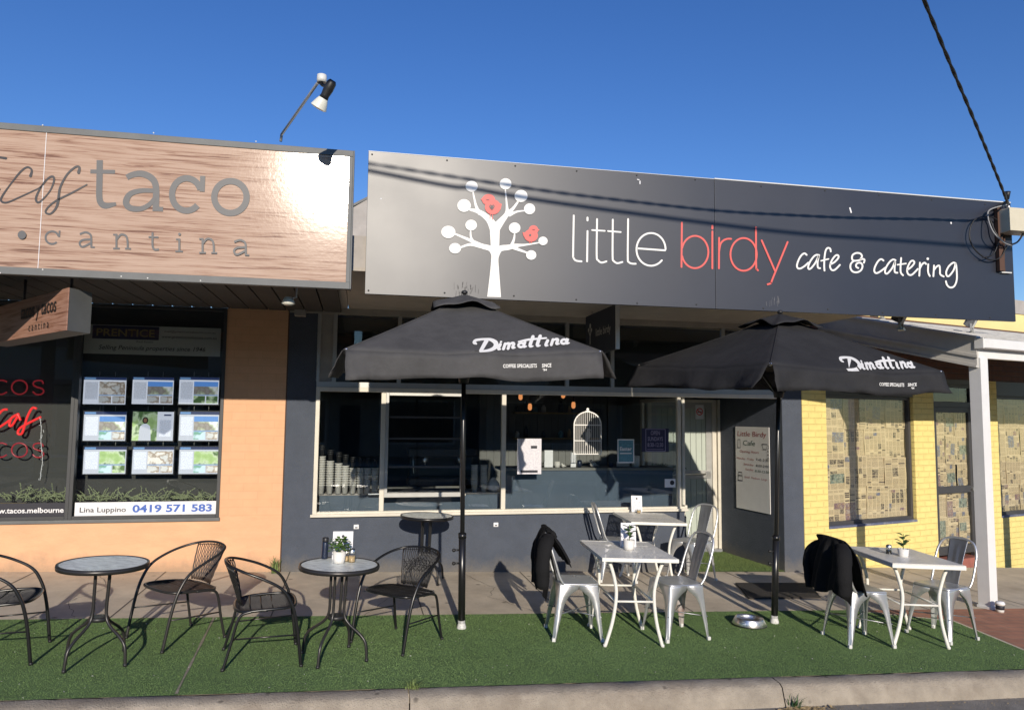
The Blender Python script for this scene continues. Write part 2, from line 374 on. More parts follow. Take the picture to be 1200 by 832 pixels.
mat('barge_grey',(.55,.53,.49),.7,var=.1,vscale=5)
mat('door_panel',(.45,.50,.44),.6,var=.05)
mat('red_step',(.34,.12,.09),.8,var=.2,vscale=8)
glassmat('shop_glass'); tm=mat('table_glass',(.84,.88,.84),.3,spec=.9,bump=.7,bscale=60,bdist=.006,var=.45,vscale=34,stretch=(1,.35,1)); tm.node_tree.nodes['Principled BSDF'].inputs['Alpha'].default_value=.96
woodmat('wood_print',.10); woodmat('wood_print_matt',.5,.80)
mat('frame_steel',(.13,.135,.135),.6,metal=.0,var=.15,vscale=6)
mat('sign_grey_ink',(.085,.085,.09),.5)
mat('script_ink',(.035,.03,.03),.3)
mat('sign_black',(.017,.020,.033),.41,var=.10,vscale=1.5,spec=.72,rvar=.03)
mat('sign_white',(.82,.81,.78),.5); mat('sign_red',(.72,.085,.085),.5); mat('sign_coral',(.72,.115,.10),.5); mat('scuff',(.16,.16,.17),.8)
mat('screw',(.03,.03,.03),.6)
mat('canvas_grey',(.062,.061,.062),.75,var=.25,vscale=5,bump=.6,bscale=14,bdist=.012,dirt=.3,dirtcol=(.085,.083,.08),spec=.35)  # lighter grey canvas, left umbrella only
mat('canvas',(.024,.024,.026),.8,var=.25,vscale=5,bump=.5,bscale=14,bdist=.012,dirt=.25,dirtcol=(.06,.06,.06),spec=.3)
mat('black_metal',(.012,.012,.013),.3,spec=.6); mat('black_plastic',(.02,.02,.021),.45)
mat('rattan',(.016,.015,.015),.42,var=.3,vscale=20,spec=.6)
mat('brown_rattan',(.055,.035,.026),.45,var=.3,vscale=20,spec=.6)
mat('gunmetal',(.05,.048,.047),.35,metal=.5)
mat('galv',(.70,.71,.72),.36,metal=.75,var=.15,vscale=7,rvar=.1,bump=.1,bscale=12,dirt=.25,dirtcol=(.35,.36,.37))
mat('galv_dark',(.36,.37,.39),.4,metal=.8,var=.15,vscale=7,rvar=.08)
mat('chrome',(.80,.79,.76),.32,metal=1,rvar=.06,vscale=9)
mat('table_white',(.82,.80,.73),.45,var=.06,vscale=6)
mat('table_stone',(.78,.76,.70),.35,var=.2,vscale=30)
mat('jacket_cloth',(.011,.011,.012),.85,bump=.4,bscale=60,spec=.2)
mat('pot_white',(.74,.72,.68),.55,bump=.3,bscale=8,bdist=.01); mat('soil',(.04,.03,.02),.95)
mat('leaf_green',(.10,.19,.04),.5,var=.4,vscale=30); mat('leaf_dark',(.045,.10,.03),.4,var=.3,vscale=30)
mat('spray_green',(.26,.30,.16),.8,var=.4,vscale=30); mat('weed_green',(.16,.22,.07),.7,var=.4,vscale=30)
mat('dry_leaf',(.38,.28,.14),.85,var=.4,vscale=30)
mat('salt',(.62,.42,.22),.5,var=.2,vscale=40); glassmat('jar_glass',(.85,.88,.86),1.5,1.8)
mat('bottle_blue',(.02,.03,.06),.35,metal=.3)
mat('paper_white',(.78,.78,.80),.7); mat('paper_grey',(.55,.54,.50),.7)
linesmat('menu_print',(.78,.77,.80),(.30,.28,.38),34,thr=.62)
mat('ink_dark',(.02,.02,.03),.6); mat('ink_navy',(.02,.02,.07),.5); mat('ink_red',(.42,.10,.10),.6); mat('ink_blue',(.05,.13,.48),.5); mat('ink_gold',(.25,.20,.08),.5); mat('ink_green',(.06,.12,.08),.6)
mat('board_white',(.82,.80,.78),.4,var=.05)
mat('lamp_glass',(.72,.71,.62),.3,var=.1); mat('lamp_white',(.66,.66,.63),.45)
mat('box_cream',(.60,.55,.42),.5,var=.05); mat('cable_black',(.012,.012,.014),.5); mat('rust',(.09,.045,.03),.8); mat('grey_conduit',(.30,.30,.30),.6)
mat('roof_sheet',(.42,.41,.39),.75,var=.25,vscale=5,bump=.3,bscale=30)
mat('neon_red',(.4,.02,.02),.3,emit=(1,.03,.03),estr=.75)
mat('neon_dim',(.25,.02,.03),.3,emit=(1,.05,.07),estr=.16)
mat('bulb_glow',(.5,.25,.12),.4,emit=(1,.36,.12),estr=.8)
mat('cup_white',(.62,.60,.56),.6); mat('cup_grey',(.16,.16,.16),.6)
mat('teal_ink',(.10,.26,.34),.6,var=.4,vscale=40)
mat('mat_black',(.035,.03,.028),.95,bump=1,bscale=150)
E_=.42
mat('scr_white',(.2,.2,.2),.3,emit=(.82,.86,1),estr=E_*1.5); linesmat('scr_text',(.75,.78,.9),(.25,.27,.34),46,emis=E_*1.3,thr=.6)
mat('scr_navy',(.02,.03,.08),.3,emit=(.03,.05,.16),estr=E_); mat('scr_tab',(.1,.2,.4),.3,emit=(.22,.42,.75),estr=E_)
mat('scr_sky',(.1,.2,.4),.3,emit=(.13,.33,.85),estr=E_*1.3)
photomat('scr_house',[(.62,.6,.58),(.25,.22,.2),(.45,.5,.35),(.8,.8,.8)],9,E_); photomat('scr_garden',[(.10,.22,.05),(.35,.5,.2),(.5,.6,.4),(.08,.15,.05)],8,E_*1.2)
photomat('scr_room',[(.5,.4,.32),(.78,.74,.7),(.3,.22,.16),(.62,.62,.62)],10,E_); photomat('scr_sea',[(.12,.4,.75),(.3,.6,.85),(.15,.35,.25),(.55,.7,.8)],6,E_)
mat('scr_black',(.012,.012,.014),.3); mat('scr_skin',(.2,.1,.06),.5,emit=(.35,.18,.11),estr=E_); mat('scr_hair',(.01,.01,.01),.5,emit=(.03,.02,.02),estr=E_)
mat('np_paper',(.76,.60,.37),.85,var=.12,vscale=9); linesmat('np_text',(.72,.56,.34),(.27,.20,.13),40,thr=.56); mat('np_head',(.16,.12,.09),.85,var=.4,vscale=60)
photomat('np_pic',[(.30,.24,.16),(.10,.08,.06),(.5,.40,.26),(.16,.12,.09)],34); photomat('np_teal',[(.12,.22,.22),(.5,.44,.3),(.16,.27,.25),(.36,.33,.22),(.10,.12,.10)],30); photomat('np_pink',[(.34,.17,.14),(.5,.4,.3),(.22,.12,.16),(.45,.3,.2)],26); photomat('np_blue',[(.10,.12,.22),(.4,.36,.28),(.14,.17,.3),(.3,.25,.2)],26)
mat('far_cream',(.34,.31,.27),.8,var=.08,vscale=2); mat('far_roof',(.17,.10,.08),.8,var=.2,vscale=3); mat('hedge_leaf',(.02,.032,.014),.8,var=.4,vscale=5); mat('bark',(.10,.075,.055),.9,var=.3,vscale=12)
# perforated steel of the white tables: real holes
def perf(name,col):
    m,nt,b=nodes(name); N=nt.nodes.new; L=nt.links.new
    b.inputs['Base Color'].default_value=(*col,1); b.inputs['Roughness'].default_value=.45
    tc=N('ShaderNodeTexCoord'); mp=N('ShaderNodeMapping'); mp.inputs['Rotation'].default_value=(0,0,R_(45)); mp.inputs['Scale'].default_value=(38,38,38); L(tc.outputs['Object'],mp.inputs[0])
    sp=N('ShaderNodeSeparateXYZ'); L(mp.outputs[0],sp.inputs[0]); o=[]
    for i in (0,1):
        fr=N('ShaderNodeMath'); fr.operation='FRACT'; L(sp.outputs[i],fr.inputs[0])
        g=N('ShaderNodeMath'); g.operation='GREATER_THAN'; g.inputs[1].default_value=.62; L(fr.outputs[0],g.inputs[0]); o.append(g)
    mu=N('ShaderNodeMath'); mu.operation='MULTIPLY'; L(o[0].outputs[0],mu.inputs[0]); L(o[1].outputs[0],mu.inputs[1])
    iv=N('ShaderNodeMath'); iv.operation='SUBTRACT'; iv.inputs[0].default_value=1; L(mu.outputs[0],iv.inputs[1]); L(iv.outputs[0],b.inputs['Alpha'])
    M[name]=m
perf('table_mesh',(.88,.86,.80))
# ------------------------------------------------------------------ ground, footpath, kerb, road
YE=-1.86; YK=-3.64
def slab(name,x0,x1,y0,y1,dz,m,th=.06,nx=1):
    mb=MB()
    vs=[(x0,y0),(x1,y0),(x1,y1),(x0,y1)]
    top=[Vector((x,y,gz(x)+dz)) for x,y in vs]; bot=[p-Vector((0,0,th)) for p in top]
    mb.add(top+bot,[(0,1,2,3),(7,6,5,4),(0,4,5,1),(1,5,6,2),(2,6,7,3),(3,7,4,0)])
    o=mb.build(name,m); tag(o,kind='structure'); return o
g=MB(); g.add([Vector((x,y,gz(x)-.19)) for x,y in ((-120,-120),(120,-120),(120,120),(-120,120))],[(0,1,2,3)]); tag(g.build('ground','earth'),kind='structure')
slab('footpath',-14,16,YE-.02,.3,-.004,'concrete')
slab('footpath_base',-14,26,YK,YE,-.03,'concrete')
# expansion joints of the footpath, recessed dark lines
jt=MB()
mat('joint',(.09,.08,.07),.95)
for x in (-3.2,-1.95,-.68,.62,1.9,3.2,4.5,5.8,7.1):
    jt.add([Vector((x+a,y,gz(x)+.0)) for a,y in ((-.005,YE),(.005,YE),(.005,0),(-.005,0))],[(0,1,2,3)])
tag(jt.build('footpath_joints','joint'),kind='structure')
# brick paving, right
e0=onG(1118,728); e1=onG(1205,764)
bp=[Vector((4.86,YE,0)),Vector((14,YE,0)),Vector((14,YK,0)),Vector((e1.x+.15,YK,0)),Vector((e1.x,e1.y,0)),Vector((e0.x,e0.y,0))]
p=MB(); p.add([Vector((v.x,v.y,gz(v.x)+.0)) for v in bp],[(0,5,4,3,2,1)]); tag(p.build('brick_paving','brick_paving'),kind='structure')
ed=MB(); ed.tube([Vector((v.x,v.y,gz(v.x)+.004)) for v in (bp[0],bp[5],bp[4],bp[3])],.012,6,squash=(1,.5)); tag(ed.build('paving_edge','concrete'),kind='structure')
# kerb, chamfered and slightly uneven, in lengths
def kerb_run(x0,x1):
    mb=MB(); n=int((x1-x0)/.06)
    prof=[(YK+.0,-.02),(YK+.0,.0),(YK-.015,.006),(YK-.12,.0),(YK-.15,-.02),(YK-.185,-.125),(YK-.19,-.2)]
    def f(u,v):
        i=min(int(v*6+1e-6),6); y,z=prof[i]; x=x0+(x1-x0)*u
        w=noise.noise(Vector((x*3,i*1.7,1)))*.006+noise.noise(Vector((x*14,i*2.1,5)))*.004
        if i in(0,6): w=0
        return Vector((x,y+w,gz(x)+z+w))
    mb.grid(f,n,6,smooth=True); return mb.build('kerb','kerb_concrete')
xk=[-9,-2.6,onG(478,806).x,onG(905,795).x,5.6,12]
for a,b in zip(xk,xk[1:]): tag(kerb_run(a+.004,b-.004),kind='structure')
slab('gutter',-14,26,YK-.62,YK-.17,-.135,'gutter_concrete')
slab('road',-60,60,-13.2,YK-.62,-.128,'asphalt')
slab('far_kerb',-60,60,-13.4,-13.2,-.02,'kerb_concrete',.2)
slab('far_verge',-60,60,-17.5,-13.4,-.03,'verge_grass',.2)
slab('far_footpath',-60,60,-19,-17.5,-.028,'concrete',.2)
# artificial turf: backing sheet and blades
ts=MB(); tp=[(-9,YK+.005),(e1.x+.13,YK+.005),(e1.x,e1.y),(e0.x,e0.y),(4.84,YE),(-9,YE)]
ts.add([Vector((x,y,gz(x)+.004)) for x,y in tp],[tuple(range(6))]); tag(ts.build('turf_backing','turf_base'),kind='structure')
s0=onG(252,722); s1=onG(204,818)
def inside(x,y):
    if not(-3.6<x<6.6 and YK+.008<y<YE-.004): return False
    for a,b in ((e1,Vector((e1.x+.13,YK,0))),(e0,e1),(Vector((4.85,YE,0)),e0)):
        t=(y-a.y)/(b.y-a.y) if abs(b.y-a.y)>1e-6 else -1
        if 0<=t<=1 and x>a.x+(b.x-a.x)*t: return False
    return True
def blades(name,N,sampler,m,hh=.0045,dz=.004,kind='stuff'):
    vs=[];fs=[];rd=random.Random(3)
    while N>0:
        q=sampler(rd)
        if q is None: continue
        N-=1; x,y=q; a=rd.random()*6.283; w=.0012+rd.random()*.0008; h=hh*(.6+.7*rd.random()); l=h*.9*(rd.random()); b=rd.random()*6.283
        z=gz(x)+dz; dx,dy=math.cos(a)*w,math.sin(a)*w
        k=len(vs); vs+=[(x-dx,y-dy,z),(x+dx,y+dy,z),(x+math.cos(b)*l,y+math.sin(b)*l,z+h)]; fs.append((k,k+1,k+2))
    me=bpy.data.meshes.new(name); me.from_pydata(vs,[],fs); me.materials.append(M[m]); me.update()
    o=bpy.data.objects.new(name,me); COL.objects.link(o); return tag(o,kind=kind)
def samp(rd):
    x=rd.uniform(-3.4,6.5); y=rd.uniform(YK,YE)
    if not inside(x,y): return None
    t=(y-s0.y)/(s1.y-s0.y); xl=s0.x+(s1.x-s0.x)*t
    if abs(x-xl)<.012: return None
    return x,y
tag(blades('artificial_turf',330000,samp,'turf_blade'),'green artificial turf laid between the footpath and the kerb','turf')
sm=MB(); k_=12
for i in range(k_):
    a=s0.lerp(s1,i/k_);b=s0.lerp(s1,(i+1)/k_); w0=.007+.003*math.sin(i*1.7); w1=.007+.003*math.sin(i*1.7+1.7)
    y0=max(min(a.y,YE-.01),YK+.02); y1=max(min(b.y,YE-.01),YK+.02)
    sm.add([(a.x-w0,y0,gz(a.x)+.008),(a.x+w0,y0,gz(a.x)+.008),(b.x+w1,y1,gz(b.x)+.008),(b.x-w1,y1,gz(b.x)+.008)],[(0,3,2,1)])
tag(sm.build('turf_seam','seam_tape'),kind='structure')
# alcove turf
AX0,AX1,AY=3.97,5.32,1.45
al=MB(); al.add([Vector((x,y,gz(x)+.003)) for x,y in ((AX0,.0),(AX1,.0),(AX1,AY),(AX0,AY))],[(0,1,2,3)]); tag(al.build('alcove_turf_backing','turf_base'),kind='structure')
slab('alcove_floor',AX0,AX1,.2,AY+.1,-.01,'concrete')
tag(blades('alcove_turf',30000,lambda rd:(rd.uniform(AX0,AX1),rd.uniform(.0,AY)),'turf_blade_pale',.012),'paler green artificial turf filling the door recess','turf')
# litter on turf and in the gutter
def litter(name,N,f,m,label,size=.008,z=.014):
    mb=MB(); rd=random.Random(N)
    for i in range(N):
        x,y=f(rd); a=rd.random()*6.28; s=size*(.5+rd.random()); zz=gz(x)+z
        c=Vector((x,y,zz)); u=Vector((math.cos(a),math.sin(a),.3*rd.uniform(-1,1)))*s; v=Vector((-math.sin(a),math.cos(a),.3*rd.uniform(-1,1)))*s*.5
        mb.add([c-u,c-v+Vector((0,0,.002)),c+u,c+v+Vector((0,0,.003))],[(0,1,2),(0,2,3)])
    return tag(mb.build(name,m),label,'litter',kind='stuff')
def onturf(rd):
    while True:
        x,y=rd.uniform(-3,6),rd.uniform(YK,YE)
        if inside(x,y): return x,y
litter('turf_litter',190,onturf,'paper_grey','pale scraps and seed husks scattered on the green turf',.006)
def guttr(rd):
    c=onG(948,812); return c.x+rd.gauss(0,.10),YK-.22-abs(rd.gauss(0,.05))
litter('gutter_leaves',150,guttr,'dry_leaf','dry brown leaves gathered in the gutter below the kerb crack',.016,-.125)
def grass_tuft(name,c,n,h,spread,label,m='weed_green',w=.004):
    mb=MB(); rd=random.Random(n)
    for i in range(n):
        a=rd.random()*6.28; l=spread*(.3+rd.random()); hh=h*(.5+.6*rd.random()); b=Vector(c)+Vector((rd.gauss(0,.02),rd.gauss(0,.015),0)); d=Vector((math.cos(a),math.sin(a),0)); s=Vector((-d.y,d.x,0))*w
        p1=b+d*l*.35+ZZ*hh*.7; p2=b+d*l+ZZ*hh
        mb.add([b-s,b+s,p1+s*.8,p1-s*.8,p2],[(0,1,2,3),(3,2,4)])
    return tag(mb.build(name,m),label,'plant')
c=onY(322,664,-.06); grass_tuft('weed',(c.x,-.07,gz(c.x)),60,.17,.09,'green weed growing at the wall corner between orange and navy walls')
c=onG(482,800); grass_tuft('weed',(c.x,YK-.02,gz(c.x)),40,.07,.06,'small weed sprouting from the kerb joint')
c=onG(925,793); grass_tuft('weed',(onG(922,800).x,YK-.2,gz(c.x)-.12),26,.07,.07,'scrappy dark weed in the gutter against the kerb',m='leaf_dark')

def gut2(rd): return rd.uniform(-3,7),YK-.20-abs(rd.gauss(0,.12))
litter('gutter_grit',420,gut2,'dry_leaf','scattered grit and leaf crumbs along the gutter','.006' and .006,-.128)
litter('path_litter',70,lambda rd:(rd.uniform(-3.4,6),rd.uniform(YE,-.02)),'dry_leaf','small dry crumbs and leaves on the concrete footpath',.007,.004)

mat('rusty_leg',(.55,.50,.48),.5,metal=.4,var=.3,vscale=14,dirt=1,dirtcol=(.42,.12,.09))
# hairline cracks wandering over kerb and footpath
def crack(pts,wd,seed,dz):
    rd=random.Random(seed); mb=MB(); P=[]
    for a,b in zip(pts,pts[1:]):
        n=8
        for i in range(n): t=i/n; P.append((a[0]+(b[0]-a[0])*t+rd.gauss(0,.012),a[1]+(b[1]-a[1])*t+rd.gauss(0,.012)))
    for i in range(len(P)-1):
        (x0,y0),(x1,y1)=P[i],P[i+1]; d=Vector((y1-y0,x0-x1,0)).normalized()*wd*(.5+rd.random()*.8)
        mb.add([Vector((x0,y0,gz(x0)+dz))-d,Vector((x0,y0,gz(x0)+dz))+d,Vector((x1,y1,gz(x1)+dz))+d,Vector((x1,y1,gz(x1)+dz))-d],[(0,1,2,3)])
    return tag(mb.build('footpath_crack','joint'),kind='structure')
crack([(-2.6,-.02),(-2.3,-.7),(-2.45,-1.3),(-2.2,YE)],.0022,1,.0015)
crack([(1.2,-.05),(1.45,-.8),(1.35,-1.2),(1.7,YE)],.002,2,.0015)
crack([(5.9,-.1),(6.2,-.9),(6.9,-1.3),(7.0,YE)],.0025,3,.0015)
crack([(.1,YE),(.35,-1.2),(.9,-.9)],.0018,4,.0015)
def Xp(x,y,Y=0): return onY(x,y,Y).x
def Zp(x,y,Y=0): return onY(x,y,Y).z
# =================================================================== TACO SHOP (left)
taco=empty('shop_building',(-4,0,0),'orange rendered shopfront with black window frames and a slatted dark awning soffit','shop',tilt=False)
def pc(mb,name,m,root,**k):
    o=mb.build(name,m,root,**k)
    o.location=-Vector(root.location) if root and root.type=='EMPTY' and root.parent is None and root.rotation_euler.z==0 else o.location
    return o
wx0,wx1=-9.0,Xp(262,480); wz0=Zp(130,608); wz1=2.95
px1=Xp(330,600)
w=MB(); w.box(-9,px1,0,.24,-.2,wz0); pc(w,'wall','orange_render',taco)
w=MB(); w.box(wx1,px1,0,.24,wz0,3.0); pc(w,'pier','orange_brick',taco)
w=MB(); w.box(-9,px1-.02,.02,.26,3.0,3.95); pc(w,'parapet','cap_grey',taco)
w=MB(); w.box(px1,px1+.012,-.0,.1,-.02,2.95); pc(w,'joint_strip','rust',taco)
# frame
mx=Xp(86,500)
def frame(name,x0,x1,z0,z1,t,m,root,y0=-.01,y1=.05,bev=.003):
    f=MB(); f.box(x0,x0+t,y0,y1,z0,z1); f.box(x1-t,x1,y0,y1,z0,z1); f.box(x0+t,x1-t,y0,y1,z0,z0+t); f.box(x0+t,x1-t,y0,y1,z1-t,z1)
    return pc(f,name,m,root,bevel=bev)
for a,b in ((-9+.02,mx),(mx,wx1)):
    fr=frame('window_frame',a,b,wz0,wz1,.035,'shop_black_frame',taco,-.012,.06)
    g=MB(); g.box(a+.03,b-.03,.02,.026,wz0+.03,wz1-.03); o=g.build('pane','shop_glass',fr)
# sill strip
w=MB(); w.box(-9,wx1+.01,-.03,0,wz0-.035,wz0+.0); pc(w,'window_sill','frame_steel',taco,bevel=.004)
w=MB(); w.box(wx0+.05,mx-.02,.22,.235,wz0+.02,wz1); w.box(mx+.02,wx1-.02,.30,.31,wz0,wz1); w.box(-9,px1-.05,.5,.52,-.2,3.0); w.box(-9,wx1,.06,.5,wz0-.02,wz0+.03); pc(w,'window_backing','blind_grey',taco)
# soffit of slats
w=MB()
w.box(-9,-.14,-2.56,0,3.0,3.3); pc(w,'canopy_roof','cap_grey',taco)
w=MB(); x=-9
while x<-.2: w.box(x,x+.185,-2.56,-.01,2.95,2.985); x+=.20
pc(w,'soffit','soffit_dark',taco)
# --- fascia sign
TY=-2.62
ts_=empty('fascia_sign',(-2,TY,2.8),'wood print fascia sign lettered tacos y tacos cantina above the orange shop','sign',tilt=False)
tx1=Xp(412,250,TY); tz0=Zp(200,330,TY); tz1=Zp(200,160,TY)
w=MB(); w.box(-6.0,tx1,TY,TY+.03,tz0+.055,tz1-.05); pan=pc(w,'panel','wood_print',ts_)
w=MB(); w.box(-6.0,tx1,TY-.012,TY+.05,tz0,tz0+.055); w.box(-6.0,tx1,TY-.008,TY+.05,tz1-.05,tz1); w.box(tx1-.03,tx1,TY-.007,TY+.05,tz0+.055,tz1-.05); w.box(tx1-.0,tx1+.012,TY-.012,TY+.1,tz0,tz1); pc(w,'frame','frame_steel',ts_,bevel=.003)
sx=Xp(50,230,TY)
w=MB(); w.box(sx-.002,sx+.002,TY-.0035,TY,tz0+.055,tz1-.05); pc(w,'panel_joint','paper_white',ts_)
k8=330/1200
def tfn(x,y,off): return onY(0+x*k8,150+y*k8,TY-.0025-off)-Vector(ts_.location)
def unrot(it): return it
I=[stroke([(425,138),(424,220),(423,290),(430,320),(452,332),(495,324)],[27,27,27,27,26,14],sub=5,caps=False),stroke([(385,186),(490,188)],17,caps=False),
 stroke([(540,212),(565,200),(605,196),(645,214),(664,250),(664,340)],[24,25,27,28,28,28],sub=5,caps=False),stroke([(650,345),(695,347)],20,caps=False),
 stroke([(655,268),(600,268),(555,282),(537,315),(552,340),(595,346),(635,328),(662,295)],[18,20,24,28,26,22,20,16],sub=5,caps=False),
 stroke(arc((795,284),62,69,-18,-318,30),27,caps=False),stroke([(864,205),(861,272)],22,caps=False),
 stroke(arc((982,295),69,68,0,360,40)[:-1],27,closed=True)]
ct=[stroke(arc((222,468),28,27,-15,-315,18),9,caps=False),stroke([(254,438),(252,466)],8,caps=False)]
def slab_a(dx,dy): return [stroke([(340+dx,453+dy),(365+dx,445+dy),(386+dx,456+dy),(389+dx,480+dy),(389+dx,508+dy)],9,sub=4,caps=False),stroke([(386+dx,508+dy),(404+dx,509+dy)],7,caps=False),stroke([(388+dx,475+dy),(352+dx,478+dy),(339+dx,492+dy),(352+dx,507+dy),(388+dx,490+dy)],9,sub=4,caps=False)]
def slab_n(dx,dy): return [stroke([(482+dx,455+dy),(497+dx,455+dy)],7,caps=False),stroke([(496+dx,452+dy),(496+dx,513+dy)],9,caps=False),stroke([(482+dx,514+dy),(510+dx,514+dy)],7,caps=False),stroke([(496+dx,476+dy),(515+dx,455+dy),(536+dx,460+dy),(543+dx,480+dy),(544+dx,513+dy)],9,sub=4,caps=False),stroke([(533+dx,514+dy),(558+dx,515+dy)],7,caps=False)]
decal('lettering_taco',I,tfn,'sign_grey_ink',ts_); I=ct+slab_a(0,0)+slab_n(0,0)+[stroke([(650,445),(650,500),(658,518),(677,518)],9,sub=4,caps=False),stroke([(633,465),(675,466)],7,caps=False)]
I+=[stroke([(750,475),(766,475)],7,caps=False),stroke([(764,472),(764,525)],9,caps=False),stroke([(747,526),(779,526)],7,caps=False),disc((765,453),6)]+slab_n(367,18)+slab_a(658,33)
I+=[disc((93,456),18)]; decal('lettering_cantina',I,tfn,'sign_grey_ink',ts_)
pass
I=[stroke([(-30,122),(25,130)],[8,11]),
 stroke([(130,205),(135,180),(115,168),(85,190),(45,240),(10,290),(5,312),(30,318),(85,295),(165,258)],[13,9,8,9,7,9,9,8,7,6],sub=6),
 stroke([(0,262),(-25,285)],6),
 stroke([(165,258),(180,245),(205,215),(225,208),(230,225),(215,265),(185,302),(162,318),(153,300),(170,260),(195,222)],[7,7,8,10,9,7,7,9,10,8,6],sub=6),
 stroke([(335,190),(338,168),(320,168),(285,200),(256,255),(248,310),(238,342),(215,366),(194,360),(205,338),(240,310),(310,275),(370,242)],[14,10,9,9,10,12,10,8,8,8,8,8,6],sub=6)]
decal('script_lettering',I,tfn,'script_ink',ts_)
# rivets of the taco sign
w=MB()
for x in (145*.2875,): pass
for px,py in ((50,316),(142,324),(173,326),(0,320),(235,329)): 
    q=onY(px,py,TY-.012); w.ball(q,.006,8,sc=(1,.4,1))
for px,py in ((50,147),(180,156),(300,166)):
    q=onY(px,py,TY-.012); w.ball(q,.006,8,sc=(1,.4,1))
pc(w,'rivets','lamp_white',ts_)
# --- lamp above taco sign
def par_lamp(name,base,elbow,head,aim,label,s=1.0):
    r=empty(name,base,label,'lamp',tilt=False)
    B=Vector(base)
    w=MB(); w.tube([Vector((0,0,0)),elbow[0]-B,elbow[1]-B],.011,8); w.build('arm','grey_conduit',r)
    H=Vector(head)-B; A=Vector(aim).normalized(); q=A.to_track_quat('Z','Y').to_matrix().to_4x4(); q.translation=H
    def tv(mb): mb.v=[tuple(q@Vector(v)) for v in mb.v]; return mb
    w=MB(); w.lathe([(.022,-.12),(.034,-.10),(.036,-.05),(.030,0),(.034,.03)],16); w=tv(w); w.build('lamp_socket','black_plastic',r)
    w=MB(); w.lathe([(.034,.025),(.045,.05),(.060,.095),(.061,.10)],20,caps=False); w.lathe([(.061,.10),(.045,.108),(0.001,.113)],20,caps=False); w=tv(w); w.build('lamp_glass','lamp_glass',r)
    return r,H
b=onY(329,166,TY+.05); lz=onY(330,158,TY+.05)
LY=TY-.62
tip=onY(372,98,LY+.08)
hd=onY(381,112,LY)
r,H=par_lamp('floodlight',b,(lz,tip),hd,(-.45,.35,-.82),'spot lamp on a bent grey arm above the wood print sign')
B=Vector(b); t2=tip-B
w=MB(); w.lathe([(.034,-.028),(.036,0),(.034,.03),(.02,.035)],16,c=t2+Vector((.03,0,.035))); w.build('junction_box','lamp_white',r)
w=MB(); w.tube([t2+Vector((.02,0,.01)),t2+Vector((.045,-.02,-.02)),H+Vector((.045,-.03,.06)),H+Vector((.03,-.02,.03))],.014,8,sub=4); w.ball(H+Vector((.045,-.03,.07)),.024,10); w.build('knuckle','black_plastic',r)
# second spot under the sign
b=onY(347,352,TY+.3); b.z=2.95
r=empty('floodlight',b,'small white spot lamp under the right end of the wood print sign','lamp',tilt=False)
hd=onY(338,351,TY+.3)-b
w=MB(); w.tube([(0,0,0),(0,0,hd.z+.02),hd],.008,8); w.build('arm','lamp_white',r)
w=MB(); w.lathe([(.03,.02),(.045,-.01),(.055,-.035),(.03,-.048),(.001,-.052)],18,c=hd); w.build('lamp_glass','lamp_glass',r)
# --- boxed blade sign
c0=onY(78,387,TY+.10); zt=Zp(78,337,TY+.10)
d=Vector((-.74,.95,0)).normalized(); e=Vector((.093,.214,0)).normalized()
cR=onZ(105.5,391,c0.z)
wd=min((Vector((cR.x,cR.y,0))-Vector((c0.x,c0.y,0))).length,.45)
r=empty('projecting_sign',c0,'wood print box sign with grey end hung under the awning','sign',tilt=False)
P=[Vector((0,0,0)),d*2.0,d*2.0+e*wd,e*wd]; hgt=zt-c0.z
hgt2=hgt
w=MB()
top=[p+ZZ*(hgt+.0) for p in P]
w.add(P+top,[(0,1,2,3)[::-1],(4,5,6,7),(1,2,6,5),(2,3,7,6),(3,0,4,7)]); w.build('casing','frame_steel',r)
w=MB(); n=Vector((d.y,-d.x,0)); n=n if n.y<0 else -n
o1=n*.004
w.add([P[0]+o1,P[1]+o1,top[1]+o1,top[0]+o1,P[0]-o1,P[1]-o1,top[1]-o1,top[0]-o1],[(0,1,2,3),(0,3,7,4),(0,4,5,1)]); w.build('panel','wood_print_matt',r)
ux=-d; uy=ZZ
text('lettering','tacos y tacos','script_ink',r,d*.22+n*.006+ZZ*(hgt*.50),ux,uy,height=.12,align='RIGHT',off=.004,sx=.9,bold=.01)
text('lettering','c a n t i n a','script_ink',r,d*.36+n*.006+ZZ*(hgt*.14),ux,uy,height=.065,align='RIGHT',off=.004,sx=1.1)
for s in (.2,1.3):
    w=MB(); w.tube([d*s+e*wd*.5+ZZ*hgt,d*s+e*wd*.5+ZZ*(2.96-c0.z)],.012,8); w.build('hanger','dark_frame',r)
# --- estate agent window
pr0=onY(97,414,.10); pr1=onY(259,385,.10)
r=empty('agency_board',(pr0.x,.10,pr0.z),'long pale estate agent board reading Prentice above the screens','board',tilt=False)
W_=pr1.x-pr0.x; Hh=pr1.z-pr0.z
w=MB(); w.box(0,W_,0,.01,0,Hh); w.build('panel','paper_grey',r)
w=MB(); w.box(W_*.06,W_*.54,-.003,0,Hh*.52,Hh*.98); w.build('name_plate','ink_navy',r)
text('lettering','PRENTICE','ink_gold',r,(W_*.09,-.003,Hh*.62),XX,ZZ,height=Hh*.25,fit=W_*.42,bold=.015)
text('lettering','Selling Peninsula properties since 1946','ink_dark',r,(W_*.11,0,Hh*.16),XX,ZZ,height=Hh*.15,fit=W_*.78,shear=.25,bold=.006)
text('lettering','mail@prenticerealestate.com.au','ink_dark',r,(W_*.58,0,Hh*.80),XX,ZZ,height=Hh*.07,fit=W_*.38)
text('lettering','www.prenticerealestate.com.au','ink_dark',r,(W_*.56,0,Hh*.60),XX,ZZ,height=Hh*.10,fit=W_*.41)
text('lettering','Real Estate','ink_dark',r,(W_*.38,0,Hh*.42),XX,ZZ,height=Hh*.06,fit=W_*.12)
